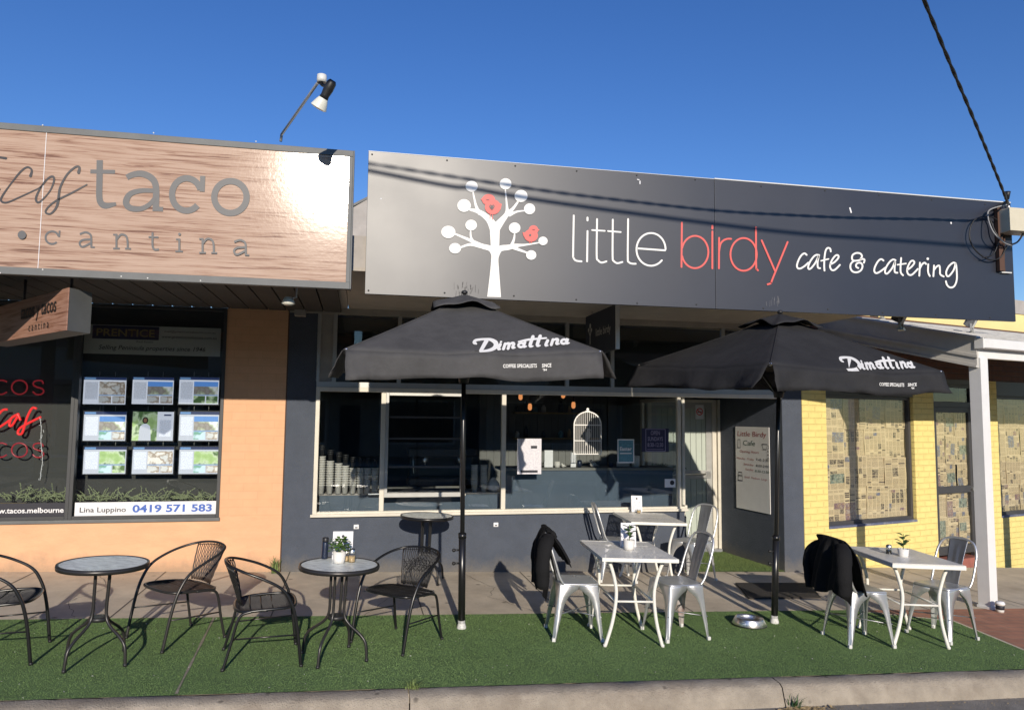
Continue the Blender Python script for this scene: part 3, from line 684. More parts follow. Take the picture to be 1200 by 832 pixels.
# banner strip
b0=onY(88,603,.035); b1=onY(254,585,.035)
r=empty('phone_banner',(b0.x,.032,wz0+.032),'white banner with name and blue phone number along the window foot','banner',tilt=False)
W_=b1.x-b0.x; Hh=b1.z-b0.z
fl=Vector((0,-.018,0))
w=MB(); w.box(0,W_,-.018,-.014,0,Hh); w.build('panel','paper_white',r)
text('lettering','Lina Luppino','ink_dark',r,fl+Vector((W_*.035,0,Hh*.28)),XX,ZZ,height=Hh*.36,fit=W_*.32,bold=.01)
text('lettering','0419 571 583','ink_blue',r,fl+Vector((W_*.40,0,Hh*.24)),XX,ZZ,height=Hh*.52,fit=W_*.57,bold=.032)
b0=onY(-40,603,0); b1=onY(80,585,0)
r=empty('web_banner',(-3.9,.014,wz0+.032),'black banner strip with a white web address below the neon letters','banner',tilt=False)
w=MB(); w.box(-.3,mx-.04+3.9,0,.004,0,Hh); w.build('panel','ink_dark',r)
text('lettering','www.tacos.melbourne','paper_white',r,(mx-.05+3.9,0,Hh*.3),XX,ZZ,height=Hh*.36,fit=.72,align='RIGHT',bold=.02)
# --- screens
scx=[(94.5,150.5),(152,206),(207,259)]
rows=[(442,474),(482,517),(523,556)]
def screen(px,py,row,col,label,pics):
    a=onY(px[0],py[1],.12); b=onY(px[1],py[0],.12)
    # level rectangle from the mean of the measured corners
    W_=(b.x-a.x)*.92; Hh=(b.z-a.z)*.96; cx=(a.x+b.x)/2; cz=(a.z+b.z)/2
    r=empty('display_screen',(cx-W_/2,.12,cz-Hh/2),label,'screen','backlit property screens in the window',tilt=False)
    w=MB(); w.box(-.012,W_+.012,.004,.03,-.012,Hh+.012); w.build('bezel','scr_black',r,bevel=.002)
    w=MB(); mats=['scr_white','scr_text','scr_navy','scr_tab','scr_sky','scr_house','scr_garden','scr_room','scr_sea']
    def q(x0,x1,z0,z1,mi,y=0): w.quad((x0*W_,y,z0*Hh),(x1*W_,y,z0*Hh),(x1*W_,y,z1*Hh),(x0*W_,y,z1*Hh),mi)
    if pics!='person':
        q(0,1,0,1,0,.002); q(0,1,.90,1,2,.001); q(.02,.28,.915,.985,3)
        q(.04,.34,.18,.82,1); q(.37,.98,.36,.84,pics[0]); 
        if pics[0]==5: q(.37,.98,.66,.84,4,-.0006)
        q(.37,.66,.04,.31,pics[1]); q(.69,.98,.04,.31,pics[2]); q(.37,.98,.325,.355,3)
        w.build('picture',mats,r)
    else:
        q(0,1,0,1,0,.002); q(0,.60,0,1,6); q(.66,.94,.15,.72,1); q(.76,.94,.86,.91,2)
        w.build('picture',mats,r)
        w=MB(); w.add([Vector((x*W_,-.002,z*Hh)) for x,z in ((.16,.0),(.17,.32),(.19,.50),(.27,.58),(.35,.58),(.43,.50),(.45,.32),(.46,0))],[tuple(range(8))]); w.build('portrait_shirt','scr_white',r)
        V,F=disc((.31*W_,.70*Hh),.030,.036); w=MB(); w.add([(v.x,-.0015,v.y) for v in V],F); w.build('portrait_hair','scr_hair',r)
        V,F=disc((.31*W_,.70*Hh),.017,.023); w=MB(); w.add([(v.x,-.003,v.y) for v in V],F); w.build('portrait_face','scr_skin',r)
    w=MB()
    for s in (.35,.72): w.tube([(W_*s,.02,Hh+.01),(W_*s,.02,Hh+.06)],.002,6)
    w.build('hanging_wire','alu_frame',r)
labs=[[('top left property screen showing an interior',(7,7,7)),('top middle property screen with two room pictures',(5,7,7)),('top right property screen showing a house at dusk',(5,6,6))],
      [('middle row left property screen with a brick house and sea',(5,8,7)),('screen with a portrait of a person in a white shirt before greenery','person'),('middle row right property screen with a white house under blue sky',(5,8,7))],
      [('bottom left property screen with an aerial view of houses',(6,8,6)),('bottom middle property screen with room interiors',(7,7,7)),('bottom right property screen with garden and blue water',(6,8,7))]]
for i,rw in enumerate(rows):
    for j,cx in enumerate(scx): screen(cx,rw,i,j,*labs[i][j])
# --- neon letters in the left window
NY=.10
def nfn(pts): return [onY(x*100/438,420+y*100/438,NY) for x,y in pts]
def neon(name,sts,m,label,rad=.009):
    o0=onY(20,500,NY); r=empty(name,o0,label,'neon sign',tilt=False); 
    for st,sub in sts:
        w=MB(); w.tube([p-o0 for p in nfn(st)],rad,8,sub=sub); w.build('neon_tube',m,r)
    return r
def scos(dy,k=1):
    return [([(35,120+dy),(10,112+dy),(-18,118+dy),(-32,148+dy),(-18,178+dy),(10,184+dy),(35,172+dy)],5),
     ([(100+40*math.cos(a/16*6.283),148+dy+36*math.sin(a/16*6.283)) for a in range(17)],3),
     ([(222,130+dy),(215,116+dy),(195,113+dy),(175,120+dy),(172,136+dy),(190,147+dy),(215,155+dy),(224,170+dy),(210,184+dy),(185,184+dy),(168,170+dy)],5),
     ([(-60,184+dy),(-85,112+dy),(-110,184+dy)],0)]
neon('neon_lettering',scos(0),'neon_dim','upper red neon word TACOS behind the left window',.008)
neon('neon_lettering',scos(322),'neon_dim','lower red neon word TACOS behind the left window',.008)
neon('neon_script',[([(38,262),(10,268),(-30,320),(-45,350),(-10,355),(45,320),(60,305),(95,285),(82,312),(60,345),(48,340),(60,305),(90,290),(105,318)],5),([(188,258),(165,255),(140,300),(128,340),(112,385),(92,385),(100,360),(140,335),(210,300)],5)],'neon_red','bright red neon script word tacos between the two neon lines',.012)
w=MB(); rd=random.Random(4); pts=[]
for x,y in ((205,305),(212,360),(210,420),(218,520),(212,570),(205,625)): pts.append(onY(x*100/438,420+y*100/438,NY-.02))
w.tube(pts,.003,6,sub=5)
for i in range(24):
    t=i/23; p=pts[int(t*4.99)].lerp(pts[int(t*4.99)+1],t*4.99%1); p=p+Vector((rd.gauss(0,.008),0,0)); w.tube([p,p+Vector((rd.gauss(0,.012),-.005,rd.gauss(0,.02)))],.0025,5)
o=w.build('light_cord','paper_white'); tag(o,'crinkled silver cord hanging below the neon letters','cord')
# dried foliage sprays in the window foot
def spray(name,pxs,label,seed,ytop=560,ybot=585,n=26):
    rd=random.Random(seed); w=MB(); c=onY((pxs[0]+pxs[1])/2,ybot,.13)
    for i in range(n):
        x=rd.uniform(*pxs); b=onY(x,ybot+rd.uniform(-3,3),.06+rd.random()*.1); L=rd.uniform(.05,.17); a=rd.uniform(-1,1)
        pts=[b]; dr=Vector((a*.8,rd.uniform(-.2,.2),rd.uniform(.4,1))).normalized()
        for k in range(6):
            dr=(dr+Vector((rd.gauss(0,.2)+a*.12,0,-.14))).normalized(); pts.append(pts[-1]+dr*L/6)
            for _ in range(4):
                q=pts[-1]; v=Vector((rd.gauss(0,1),rd.gauss(0,.6),rd.gauss(0,1))).normalized()*.012; s=Vector((v.z,0,-v.x))*.3
                w.add([q-s,q+s,q+v],[(0,1,2)])
        w.tube(pts,.003,5)
    for k in range(len(w.v)): 
        v=w.v[k]; w.v[k]=(v[0],max(v[1],.035),v[2])
    return tag(w.build(name,'spray_green'),label,'plant')
spray('artificial_plant',(2,80),'grey green artificial foliage at the foot of the neon window',1,n=70)
spray('artificial_plant',(92,170),'grey green foliage spray under the left agency screens',2,n=64)
spray('artificial_plant',(175,252),'grey green foliage spray under the right agency screens',3,n=64)
w=MB(); q=onY(12,578,.2); w.box(q.x-.25,q.x+.17,.14,.2,wz0+.03,wz0+.16); o=w.build('timber_trough','dry_leaf',bevel=.004); tag(o,'pale timber trough behind the foliage below the neon letters','trough')
# =================================================================== CAFE (middle)
cafe=empty('cafe_building',(2.5,0,0),'navy rendered cafe shopfront with cream window frames and a recessed door','shop',tilt=False)
cx0=px1+.014; fx0=Xp(366,600); fx1=3.97; FZ0=.665; FZ1=2.10
w=MB(); w.box(cx0,fx0,0,.24,-.25,3.02); w.box(fx0,fx1,0,.24,-.3,FZ0); pc(w,'wall','navy_render',cafe)
w=MB(); w.prism([(AX1,0,-.3),(5.6,0,-.3),(5.6,1.7,-.3),(AX1-.17,1.7,-.3)],(0,0,1),3.32); pc(w,'pier','navy_render',cafe,bevel=.006)
w=MB(); w.box(-.25,6.2,.05,.3,3.3,3.9); pc(w,'parapet','cap_grey',cafe)
w=MB(); a=onY(411,247,.0);b=onY(431,234,.0); w.prism([(a.x-.02,-.02,3.05),(b.x,-.02,3.05),(b.x,-.02,b.z),(a.x-.02,-.02,a.z)],(0,1,0),.06); w.prism([(a.x-.05,-.03,a.z),(b.x,-.03,b.z),(b.x,-.03,b.z+.03),(a.x-.05,-.03,a.z+.03)],(0,1,0),.09,1); pc(w,'parapet_end',['cap_grey','frame_steel'],cafe)
w=MB(); w.box(-.135,5.72,-2.31,.05,3.03,3.30); pc(w,'canopy_roof','cap_grey',cafe)
w=MB(); w.box(-.135,5.72,-2.31,-.0,3.0,3.03); w.box(cx0,5.6,-.012,.2,2.93,3.0); pc(w,'soffit','soffit_grey',cafe)
# upper window band
w=MB(); w.box(fx0,AX1,.0,.06,2.10,2.16)
ups=[373,392,468,665,718,848]
for i,x in enumerate(ups): 
    X=Xp(x,420); w.box(X-.022,X+.022,.0,.05,2.16,2.93)
w.box(AX1-.04,AX1,.0,.05,2.16,2.93); w.box(fx0-.005,fx0+.03,-.005,.05,2.16,2.93)
uf=pc(w,'upper_window_frame','alu_frame',cafe,bevel=.002)
xs=[Xp(x,420) for x in ups]+[AX1]
w=MB(); w.box(xs[0],xs[1],.03,.04,2.16,2.93); w.build('blank_panel','cap_grey',uf)
for a,b in zip(xs[1:],xs[2:]): w=MB(); w.box(a+.02,b-.02,.02,.026,2.16,2.93); w.build('pane','shop_glass',uf)
# lower window frame
w=MB(); t=.045
w.box(fx0,fx0+t,-.012,.06,FZ0,FZ1); w.box(fx0+t,AX1,-.012,.06,FZ1-.05,FZ1); w.box(fx0+t,fx1,-.012,.06,FZ0,FZ0+.045); w.box(fx0-.02,fx1+.03,-.05,-.012,FZ0-.008,FZ0+.022)
xm1=Xp(448,540); xm2=Xp(590,540); xm3=Xp(796,540); xs1=Xp(541,540)
for X in (xm1,xm2): w.box(X-.026,X+.026,-.01,.06,FZ0+.045,FZ1-.05)
w.box(xm3-.022,xm3+.022,-.01,.05,FZ0+.045,FZ1-.05)
w.box(fx1-.0,fx1+.035,-.008,.05,FZ0,FZ0+.06)
wf=pc(w,'window_frame','cream_frame',cafe,bevel=.004)
for a,b in ((fx0+t,xm1-.026),(xs1+.02,xm2-.026),(xm2+.026,xm3-.022),(xm3+.022,fx1)):
    w=MB(); w.box(a,b,.02,.026,FZ0+.045,FZ1-.05); w.build('pane','shop_glass',wf).location=(-2.5*0,0,0)
# service window (aluminium sashes)
a,b=xm1+.026,xs1+.02; zs=Zp(500,582)
w=MB(); w.box(a,b,-.03,.05,zs,zs+.05); w.box(a,a+.035,-.028,.05,zs+.05,FZ1-.05); w.box(b-.035,b,-.028,.05,zs+.05,FZ1-.05)
w.box(a+.035,b-.035,-.028,.04,FZ1-.085,FZ1-.05)
for yy in (489,514,547): z=Zp(495,yy); pass
sw=pc(w,'service_window','alu_frame',cafe,bevel=.003)
w=MB()
for yy in (489,514,547): z=Zp(495,yy); w.box(a+.035,b-.035,.0,.018,z-.011,z+.011)
w.build('glazing_bar','dark_frame',sw)
w=MB(); w.box(a+.03,b-.03,.022,.027,zs+.05,FZ1-.08); w.build('pane','shop_glass',sw)
w=MB(); w.box(a,b,.02,.026,FZ0+.045,zs); w.build('pane','shop_glass',sw)
w=MB(); w.box(a-.0,b+.03,-.012,.0,zs+.01,zs+.03); w.build('ledge','cream_frame',sw)
# recess: return window, back wall with door, soffit
w=MB(); w.box(fx1,fx1+.04,.06,.1,0-.2,FZ1-.05); w.box(fx1,fx1+.04,AY-.06,AY,-.2,FZ1-.05); w.box(fx1,fx1+.04,.1,AY-.06,FZ1-.1,FZ1-.05); w.box(fx1,fx1+.04,.1,AY-.06,.58,.64); rf=pc(w,'return_window_frame','cream_frame',cafe,bevel=.003)
w=MB(); w.box(fx1+.015,fx1+.021,.1,AY-.06,.64,FZ1-.1); w.build('pane','shop_glass',rf)
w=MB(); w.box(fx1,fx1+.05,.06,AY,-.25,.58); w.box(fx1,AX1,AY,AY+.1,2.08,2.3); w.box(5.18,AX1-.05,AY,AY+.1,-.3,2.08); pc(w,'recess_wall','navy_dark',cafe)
w=MB(); w.box(fx1,AX1,.05,AY+.1,2.11,2.16); pc(w,'recess_ceiling','soffit_dark',cafe)
dz0=gz(4.6)+.02; dl,dr=4.12,5.06
w=MB(); 
for x0,x1,y0 in ((dr,dr+.035,AY-.05),(dr+.04,dr+.075,AY-.03),(dr+.08,dr+.14,AY-.06)): w.box(x0,x1,y0,AY+.04,dz0,2.06)
w.box(dl-.06,dl,AY-.05,AY+.04,dz0,2.06); w.box(dl,dr,AY-.05,AY+.04,2.02,2.06)
pc(w,'door_frame','cream_frame',cafe,bevel=.003)
w=MB(); 
w.box(dl,dl+.09,AY-.03,AY,dz0+.02,2.02); w.box(dr-.09,dr,AY-.03,AY,dz0+.02,2.02); w.box(dl+.09,dr-.09,AY-.03,AY,dz0+.02,dz0+.2); w.box(dl+.09,dr-.09,AY-.03,AY,.92,1.04); w.box(dl+.09,dr-.09,AY-.03,AY,1.93,2.02)
dd=pc(w,'door','alu_frame',cafe,bevel=.003)
w=MB(); x=dl+.09
while x<dr-.1: w.box(x,x+.082,AY-.008,AY-.001,dz0+.2,.92); w.box(x,x+.082,AY-.008,AY-.001,1.04,1.93); x+=.088
w.build('door_panel','door_panel',dd)
w=MB(); w.tube([(dl+.1,AY-.03,.98),(dl+.1,AY-.075,.98),(dr-.12,AY-.075,.99),(dr-.12,AY-.03,.99)],.010,8); w.build('handle','chrome',dd)
w=MB(); w.box(dr-.11,dr-.03,AY-.045,AY-.03,.93,1.03); w.build('lock','chrome',dd)
w=MB(); w.box(dl-.05,dr+.1,AY-.12,AY+.05,dz0-.06,dz0+.01); pc(w,'door_step','galv_dark',cafe)
# interior
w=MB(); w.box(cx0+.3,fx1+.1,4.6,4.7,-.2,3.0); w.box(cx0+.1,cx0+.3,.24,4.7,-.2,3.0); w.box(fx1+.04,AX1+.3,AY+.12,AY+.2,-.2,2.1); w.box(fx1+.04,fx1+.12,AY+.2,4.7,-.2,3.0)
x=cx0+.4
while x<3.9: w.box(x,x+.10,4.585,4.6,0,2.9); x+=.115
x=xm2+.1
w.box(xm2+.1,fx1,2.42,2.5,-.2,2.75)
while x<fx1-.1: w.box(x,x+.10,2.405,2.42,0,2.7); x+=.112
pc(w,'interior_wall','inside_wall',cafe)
# shelves with jars on the near inside wall
r=empty('wall_shelf',(3.0,2.36,1.45),'timber wall shelf deep inside the cafe behind the birdcage','shelf',tilt=False)
w=MB(); w.box(-.7,.6,-.16,.04,0,.025); w.box(-.7,.6,-.16,.04,.38,.405); w.build('board','dry_leaf',r)
rd=random.Random(31)
for i in range(9):
    for zz in (.026,.406):
        if rd.random()<.75:
            w=MB(); h=rd.uniform(.08,.2); q_=rd.uniform(.025,.045); w.lathe([(q_,0),(q_,h*.7),(q_*.5,h*.85),(q_*.5,h)],12,c=(2.35+i*.135,2.30,1.45+zz)); o=w.build('storage_jar',rd.choice(['cup_white','bottle_blue','salt','teal_ink'])); tag(o,'one of the jars lined along the shelf deep inside the cafe','jar','jars on the inside shelf')
w=MB(); w.box(cx0+.1,fx1,.24,4.7,-.25,-.02); pc(w,'interior_floor','inside_floor',cafe)
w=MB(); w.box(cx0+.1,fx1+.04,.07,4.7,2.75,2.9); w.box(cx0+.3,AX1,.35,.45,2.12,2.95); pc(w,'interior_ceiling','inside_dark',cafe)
# window bench behind the glass
ben=Zp(700,548,.30)
bn=empty('window_bench',(2.9,.3,0),'blue grey bench inside the cafe window with a dark top','bench',tilt=False)
w=MB(); w.box(xm2-2.9+.05,fx1-2.9-.03,-.02,.02,-.0,ben-.03); w.build('front_panel','bench_blue',bn)
w=MB(); w.box(xm2-2.9+.03,fx1-2.9-.02,-.04,.42,ben-.03,ben); w.build('bench_top','inside_wall',bn,bevel=.004)
cz=Zp(410,578,.28)
bn=empty('cup_counter',(.5,.3,0),'blue grey service counter inside the left cafe windows','counter',tilt=False)
w=MB(); w.box(fx0-.5+.06,xm2-.5,-.04,.02,0,cz-.02); w.build('front_panel','bench_blue',bn)
w=MB(); w.box(fx0-.5+.05,xm2-.5+.04,-.05,.5,cz-.02,cz); w.build('counter_top','cap_grey',bn,bevel=.003)
# cups: every cup is an individual
def cup_mesh(name,m,r0=.030,r1=.041,h=.105):
    w=MB(); w.lathe([(r0,0),(r1-.003,h-.012),(r1+.004,h-.010),(r1+.004,h),(r1-.002,h)],14); return w.build(name,m)
cw=None; cl=None; rd=random.Random(9)
stk=[(376,13,3),(386,11,3),(396,10,3),(404,9,3),(413,8,3),(422,8,3),(430,8,3),(439,8,2)]
ordn=['leftmost','second from left','third from left','fourth from left','fifth from left','sixth from left','seventh from left','rightmost']
for i,(px,n,nl) in enumerate(stk):
    q=onY(px,578,.24); 
    for k in range(n+nl):
        white=k<n
        if white:
            if cw is None: o=cw=cup_mesh('paper_cup','cup_white')
            else: o=cw.copy(); COL.objects.link(o)
            o.location=(q.x,.24+rd.gauss(0,.003),cz+.001+k*.027)
            tag(o,'white takeaway cup in the %s tall stack inside the left cafe window'%ordn[i],'cup','white takeaway cups stacked inside the cafe window')
        else:
            if cl is None: o=cl=cup_mesh('coffee_cup','black_plastic',.026,.033,.085)
            else: o=cl.copy(); COL.objects.link(o)
            o.location=(q.x,.24,cz+n*.027+.08+(k-n)*.02)
            tag(o,'small black cup topping the %s white cup stack inside the left cafe window'%ordn[i],'cup','black cups on top of the white cup stacks')
for j,px in enumerate((556,567)):
    q=onY(px,578,.30)
    for k in range(9):
        o=cw.copy(); COL.objects.link(o); o.location=(q.x,.32,cz+.001+k*.027); tag(o,'white cup in the %s short stack behind the umbrella pole'%('left','right')[j],'cup','short cup stacks right of the service window')
# coffee machine silhouette & shelf items inside
r=empty('coffee_machine',(1.05,.62,cz),'dark coffee machine behind the service window','coffee machine',tilt=False)
w=MB(); w.box(-.42,.42,-.0,.42,.04,.14); w.box(-.40,.40,.18,.42,.14,.46); w.box(-.43,.43,.0,.42,.40,.5); w.build('body','black_plastic',r,bevel=.02)
w=MB(); 
for x in(-.22,.22): w.lathe([(.035,.30),(.04,.36),(.04,.40)],16,c=(x,.06,0)); w.tube([(x,.06,.31),(x,-.14,.29)],.012,8)
w.build('group_head','chrome',r)
w=MB(); w.tube([(-.36,.02,.42),(-.37,-.03,.36),(-.36,-.03,.2)],.006,6,sub=4); w.build('steam_wand','chrome',r)
for k,(px,py,s) in enumerate(((402,575,.07),(418,560,.05),(449,573,.06))):
    q=onY(px,py+3,.12)
w=MB(); q=onY(445,571,.13); w.box(q.x-.13,q.x+.1,.10,.2,cz+.001,cz+.012); o=w.build('tray','paper_white',bevel=.002); tag(o,'flat white tray in front of the cup stacks','tray')
q=onY(575,570,.4)
w=MB(); w.lathe([(.05,0),(.075,.05),(.08,.09),(.05,.13),(.02,.16),(.01,.17)],16,c=(q.x+.02,.36,cz)); o=w.build('paper_bag','cup_white'); tag(o,'crumpled pale bag beside the short cup stacks','bag')
# pendant bulbs
for i,(px,py,lb) in enumerate(((610,464,'leftmost glowing pendant bulb near the first mullion'),(621,476,'low glowing pendant bulb second from the left'),(660,462,'glowing pendant bulb third from the left'),(672,474,'rightmost glowing pendant bulb above the birdcage sign'))):
    q=onY(px,py,1.1)
    r=empty('pendant_lamp',q,lb,'lamp','pendant bulbs inside the cafe',tilt=False)
    w=MB(); w.tube([(0,0,.06),(0,0,2.74-q.z)],.003,6); w.build('cord','black_plastic',r)
    w=MB(); w.lathe([(.012,.10),(.018,.09),(.018,.04),(.014,.035)],12); w.build('lamp_socket','black_plastic',r)
    w=MB(); w.lathe([(.012,.04),(.026,.02),(.028,-.03),(.018,-.05),(.001,-.055)],14); w.build('bulb','bulb_glow',r)
# things on the bench
def benchy(px,Y=.42): return Vector((onY(px,548,Y).x,Y,ben))
q=benchy(643); w=MB(); w.box(q.x-.055,q.x+.055,q.y,q.y+.02,ben,ben+.21,T=None); o=w.build('menu_holder','paper_white',bevel=.003); tag(o,'white menu card standing on the bench inside the window','menu')
q=benchy(672); w=MB(); w.box(q.x-.035,q.x+.035,q.y,q.y+.02,ben,ben+.18); o=w.build('menu_holder','paper_white',bevel=.003); tag(o,'smaller white card upright on the bench below the bulbs','menu')
def bird(px,h,lb):
    q=benchy(px,.40); w=MB(); w.ball((q.x,q.y,ben+h*.35),h*.36,14,sc=(1.2,.9,.95)); w.ball((q.x-h*.28,q.y,ben+h*.72),h*.22,12); w.tube([(q.x+h*.3,q.y,ben+h*.35),(q.x+h*.75,q.y,ben+h*.15)],[h*.14,h*.03],8); w.tube([(q.x-h*.45,q.y,ben+h*.7),(q.x-h*.62,q.y,ben+h*.66)],[h*.06,.001],6)
    o=w.build('bird_ornament','cup_white'); tag(o,lb,'ornament')
bird(695,.10,'plump white bird ornament on the bench under the birdcage sign'); bird(660,.055,'tiny pale bird ornament beside the small menu card'); bird(665,.07,'little cream bird ornament right of its tiny twin') if 0 else None
q=benchy(653,.38); w=MB(); w.lathe([(.03,0),(.036,.03),(.034,.075)],16,c=q); o=w.build('ceramic_pot','cup_white'); tag(o,'low white pot on the bench beside the tall menu card','pot')
q=benchy(679,.38); w=MB(); w.lathe([(.02,0),(.032,.03),(.03,.08),(.022,.09)],16,c=q); o=w.build('dark_jar','bottle_blue'); tag(o,'dark squat jar on the bench right of the small card','jar')
q=benchy(745,.40); w=MB(); w.lathe([(.045,0),(.05,.02),(.05,.14),(.045,.145)],18,c=q); o=w.build('ceramic_pot','cup_white'); tag(o,'tall pale cylinder pot at the right of the bench','pot')
q=benchy(733,.42); w=MB(); w.box(q.x-.12,q.x+.06,q.y,q.y+.02,ben,ben+.07); o=w.build('napkin_box','cup_white',bevel=.01); tag(o,'low white napkin box beside the tall cylinder pot','box')
q=benchy(716,.40); w=MB(); w.lathe([(.025,0),(.038,.035),(.034,.06)],16,c=q); o=w.build('dark_jar','bottle_blue'); tag(o,'round dark jar on the bench below the blue poster','jar')
# planter seen through the corner glass
q=onY(775,556,.9); w=MB(); rd=random.Random(12)
for i in range(260):
    c=Vector((q.x+rd.gauss(0,.10),.9+rd.gauss(0,.05),1.10+rd.gauss(0,.035))); v=Vector((rd.gauss(0,1),rd.gauss(0,1),rd.gauss(0,1))).normalized()*.03; s=v.cross(Vector((.3,.5,.2))).normalized()*.008
    w.add([c-s,c+s,c+v],[(0,1,2)])
o=w.build('potted_plant','leaf_dark'); tag(o,'low dark green plant inside the corner window by the door','plant')
# posters & stickers on the glass
GYf=.016
def sheet(name,px0,py0,px1_,py1_,m,label,cat,Y=GYf,yo=-.002):
    a=onY(px0,py1_,Y); b=onY(px1_,py0,Y); r=empty(name,(a.x,Y,a.z),label,cat,tilt=False)
    W_,Hh=b.x-a.x,b.z-a.z; w=MB(); w.box(0,W_,yo,0,0,Hh); w.build('sheet',m,r); return r,W_,Hh
r,W_,Hh=sheet('menu_poster',606,514,634.5,555.5,'menu_print','long white printed menu taped inside the big window','poster')
w=MB(); w.quad((W_*.15,-.003,Hh*.04),(W_*.85,-.003,Hh*.04),(W_*.85,-.003,Hh*.11),(W_*.15,-.003,Hh*.11)); w.quad((W_*.56,-.003,Hh*.72),(W_*.82,-.003,Hh*.72),(W_*.82,-.003,Hh*.80),(W_*.56,-.003,Hh*.80)); w.build('printed_blocks','ink_dark',r)
r,W_,Hh=sheet('event_poster',723.5,514.5,743,542.5,'teal_ink','small blue and white poster right of the birdcage sign','poster')
text('lettering','Easter','paper_white',r,(W_*.14,-.002,Hh*.52),XX,ZZ,height=Hh*.15,fit=W_*.72,bold=.03)
w=MB(); 
for x0,x1,z0,z1 in ((0,1,0,.05),(0,1,.95,1),(0,.06,.05,.95),(.94,1,.05,.95),(.15,.85,.38,.43)): w.quad((x0*W_,-.003,z0*Hh),(x1*W_,-.003,z0*Hh),(x1*W_,-.003,z1*Hh),(x0*W_,-.003,z1*Hh))
w.build('white_border','paper_white',r)
r,W_,Hh=sheet('hours_sign',752,502,783.5,529.5,'ink_navy','navy panel reading open Sundays 8:30 to 12:30 at the corner mullion','sign')
mat('ink_lilac',(.30,.27,.42),.5)
for s,z,f in (('OPEN',.72,.34),('SUNDAYS',.47,.56),('8:30-12:30',.22,.58)): text('lettering',s,'ink_lilac',r,(W_*.5,-.002,Hh*z),XX,ZZ,height=Hh*.17,fit=W_*f,align='CENTER',bold=.012)
w=MB(); w.quad((W_*.2,-.003,Hh*.10),(W_*.8,-.003,Hh*.10),(W_*.8,-.003,Hh*.12),(W_*.2,-.003,Hh*.12))
for x0,x1,z0,z1 in ((.14,.88,.02,.045),(.14,.88,.95,.975),(.14,.16,.045,.95),(.86,.88,.045,.95)): w.quad((x0*W_,-.003,z0*Hh),(x1*W_,-.003,z0*Hh),(x1*W_,-.003,z1*Hh),(x0*W_,-.003,z1*Hh))
w.build('border','ink_lilac',r)
r,W_,Hh=sheet('card_sticker',779,561,791.5,571,'paper_white','small white card stuck to the glass beside the corner mullion','sticker')
V,F=disc((W_*.68,Hh*.55),Hh*.28); w=MB(); w.add([(v.x,-.003,v.y) for v in V],F); w.build('emblem','ink_dark',r)
# no smoking sticker on the door
DYf=AY-.034
a=onY(815,491,DYf); b=onY(824.5,474.5,DYf)
r=empty('no_smoking_sticker',(a.x,DYf,a.z),'white no smoking sticker high on the cafe door','sticker',tilt=False); W_,Hh=b.x-a.x,b.z-a.z
w=MB(); w.box(0,W_,-.002,.03,0,Hh); w.build('sheet','paper_white',r)
V,F=stroke(arc((W_/2,Hh*.52),W_*.36,W_*.36,0,360,24)[:-1],W_*.11,closed=True); V2,F2=stroke([(W_*.26,Hh*.65),(W_*.74,Hh*.38)],W_*.1); w=MB(); w.add([(v.x,-.003,v.y) for v in V],F); w.add([(v.x,-.0035,v.y) for v in V2],F2); w.build('symbol','sign_red',r)
V,F=stroke([(W_*.25,Hh*.5),(W_*.75,Hh*.5)],W_*.1,caps=False); w=MB(); w.add([(v.x,-.0025,v.y) for v in V],F); w.build('cigarette','ink_dark',r)
# birdcage decal
BY=.012
a=onY(673,532,BY); bq=onY(704,485,BY); cxm=(a.x+bq.x)/2; wc=(bq.x-a.x)/2*1.02; z0=a.z; zsh=Zp(689,498,BY); ztop=Zp(690,482.5,BY)
r=empty('birdcage_sign',(cxm,BY,z0),'white cut out birdcage with a pale bird hung in the big window','sign',tilt=False)
h1=zsh-z0; h2=ztop-zsh
def cst(P,wd,cl=False,sub=0): return stroke(P,wd,closed=cl,sub=sub)
I=[cst([(-wc,h1),(-wc,0),(wc,0),(wc,h1)],.014),cst(arc((0,h1),wc,h2,0,180,24),.014),cst([(-wc,h1),(wc,h1)],.012),cst([(-wc,h1*.46),(wc,h1*.46)],.010)]
decal('cage_frame',I,lambda x,y,o:Vector((x,-.003-o,y)),'sign_white',r)
I=[]
for i in range(1,14):
    x=-wc+2*wc*i/14; I.append(cst([(x,0),(x,h1+h2*math.sqrt(max(0,1-(x/wc)**2)))],.0055))
decal('cage_bars',I,lambda x,y,o:Vector((x,-.001-o*.2,y)),'sign_white',r)
I=[disc((0,h1+h2+.03),.017),stroke([(-.02,h1+h2+.004),(.02,h1+h2+.004)],.02)]
decal('finial',I,lambda x,y,o:Vector((x,-.004-o,y)),'sign_white',r)
I=[disc((.01,h1*.66),.030,.055),disc((.012,h1*.83),.021),stroke([(.0,h1*.55),(-.02,h1*.30)],[.03,.012]),stroke([(.03,h1*.84),(.047,h1*.82)],[.01,.003])]
decal('bird_shape',I,lambda x,y,o:Vector((x,.002-o*.3,y)),'paper_grey',r)
# small white plates on the wall below the sill
for (px,py,lb) in ((417.5,617,'small white socket plate on the navy wall below the left window'),(581,614.5,'small white socket plate on the navy wall right of the umbrella pole')):
    q=onY(px,py,-.003); r=empty('wall_plate',q,lb,'wall plate',tilt=False); w=MB(); w.box(-.028,.028,-.012,.003,-.024,.024); w.build('plate','paper_white',r,bevel=.003); w=MB(); w.box(-.014,.014,-.016,-.012,-.013,-.002); w.build('socket','ink_dark',r)
# loose cable on the left jamb corner and downpipe
w=MB(); a=onY(352,366,-.05); w.box(a.x-.06,a.x+.06,-.10,-.002,a.z-.045,a.z+.045); o=w.build('meter_box','cap_grey',bevel=.005); tag(o,'small grey box high on the navy wall beside the orange pier','box')
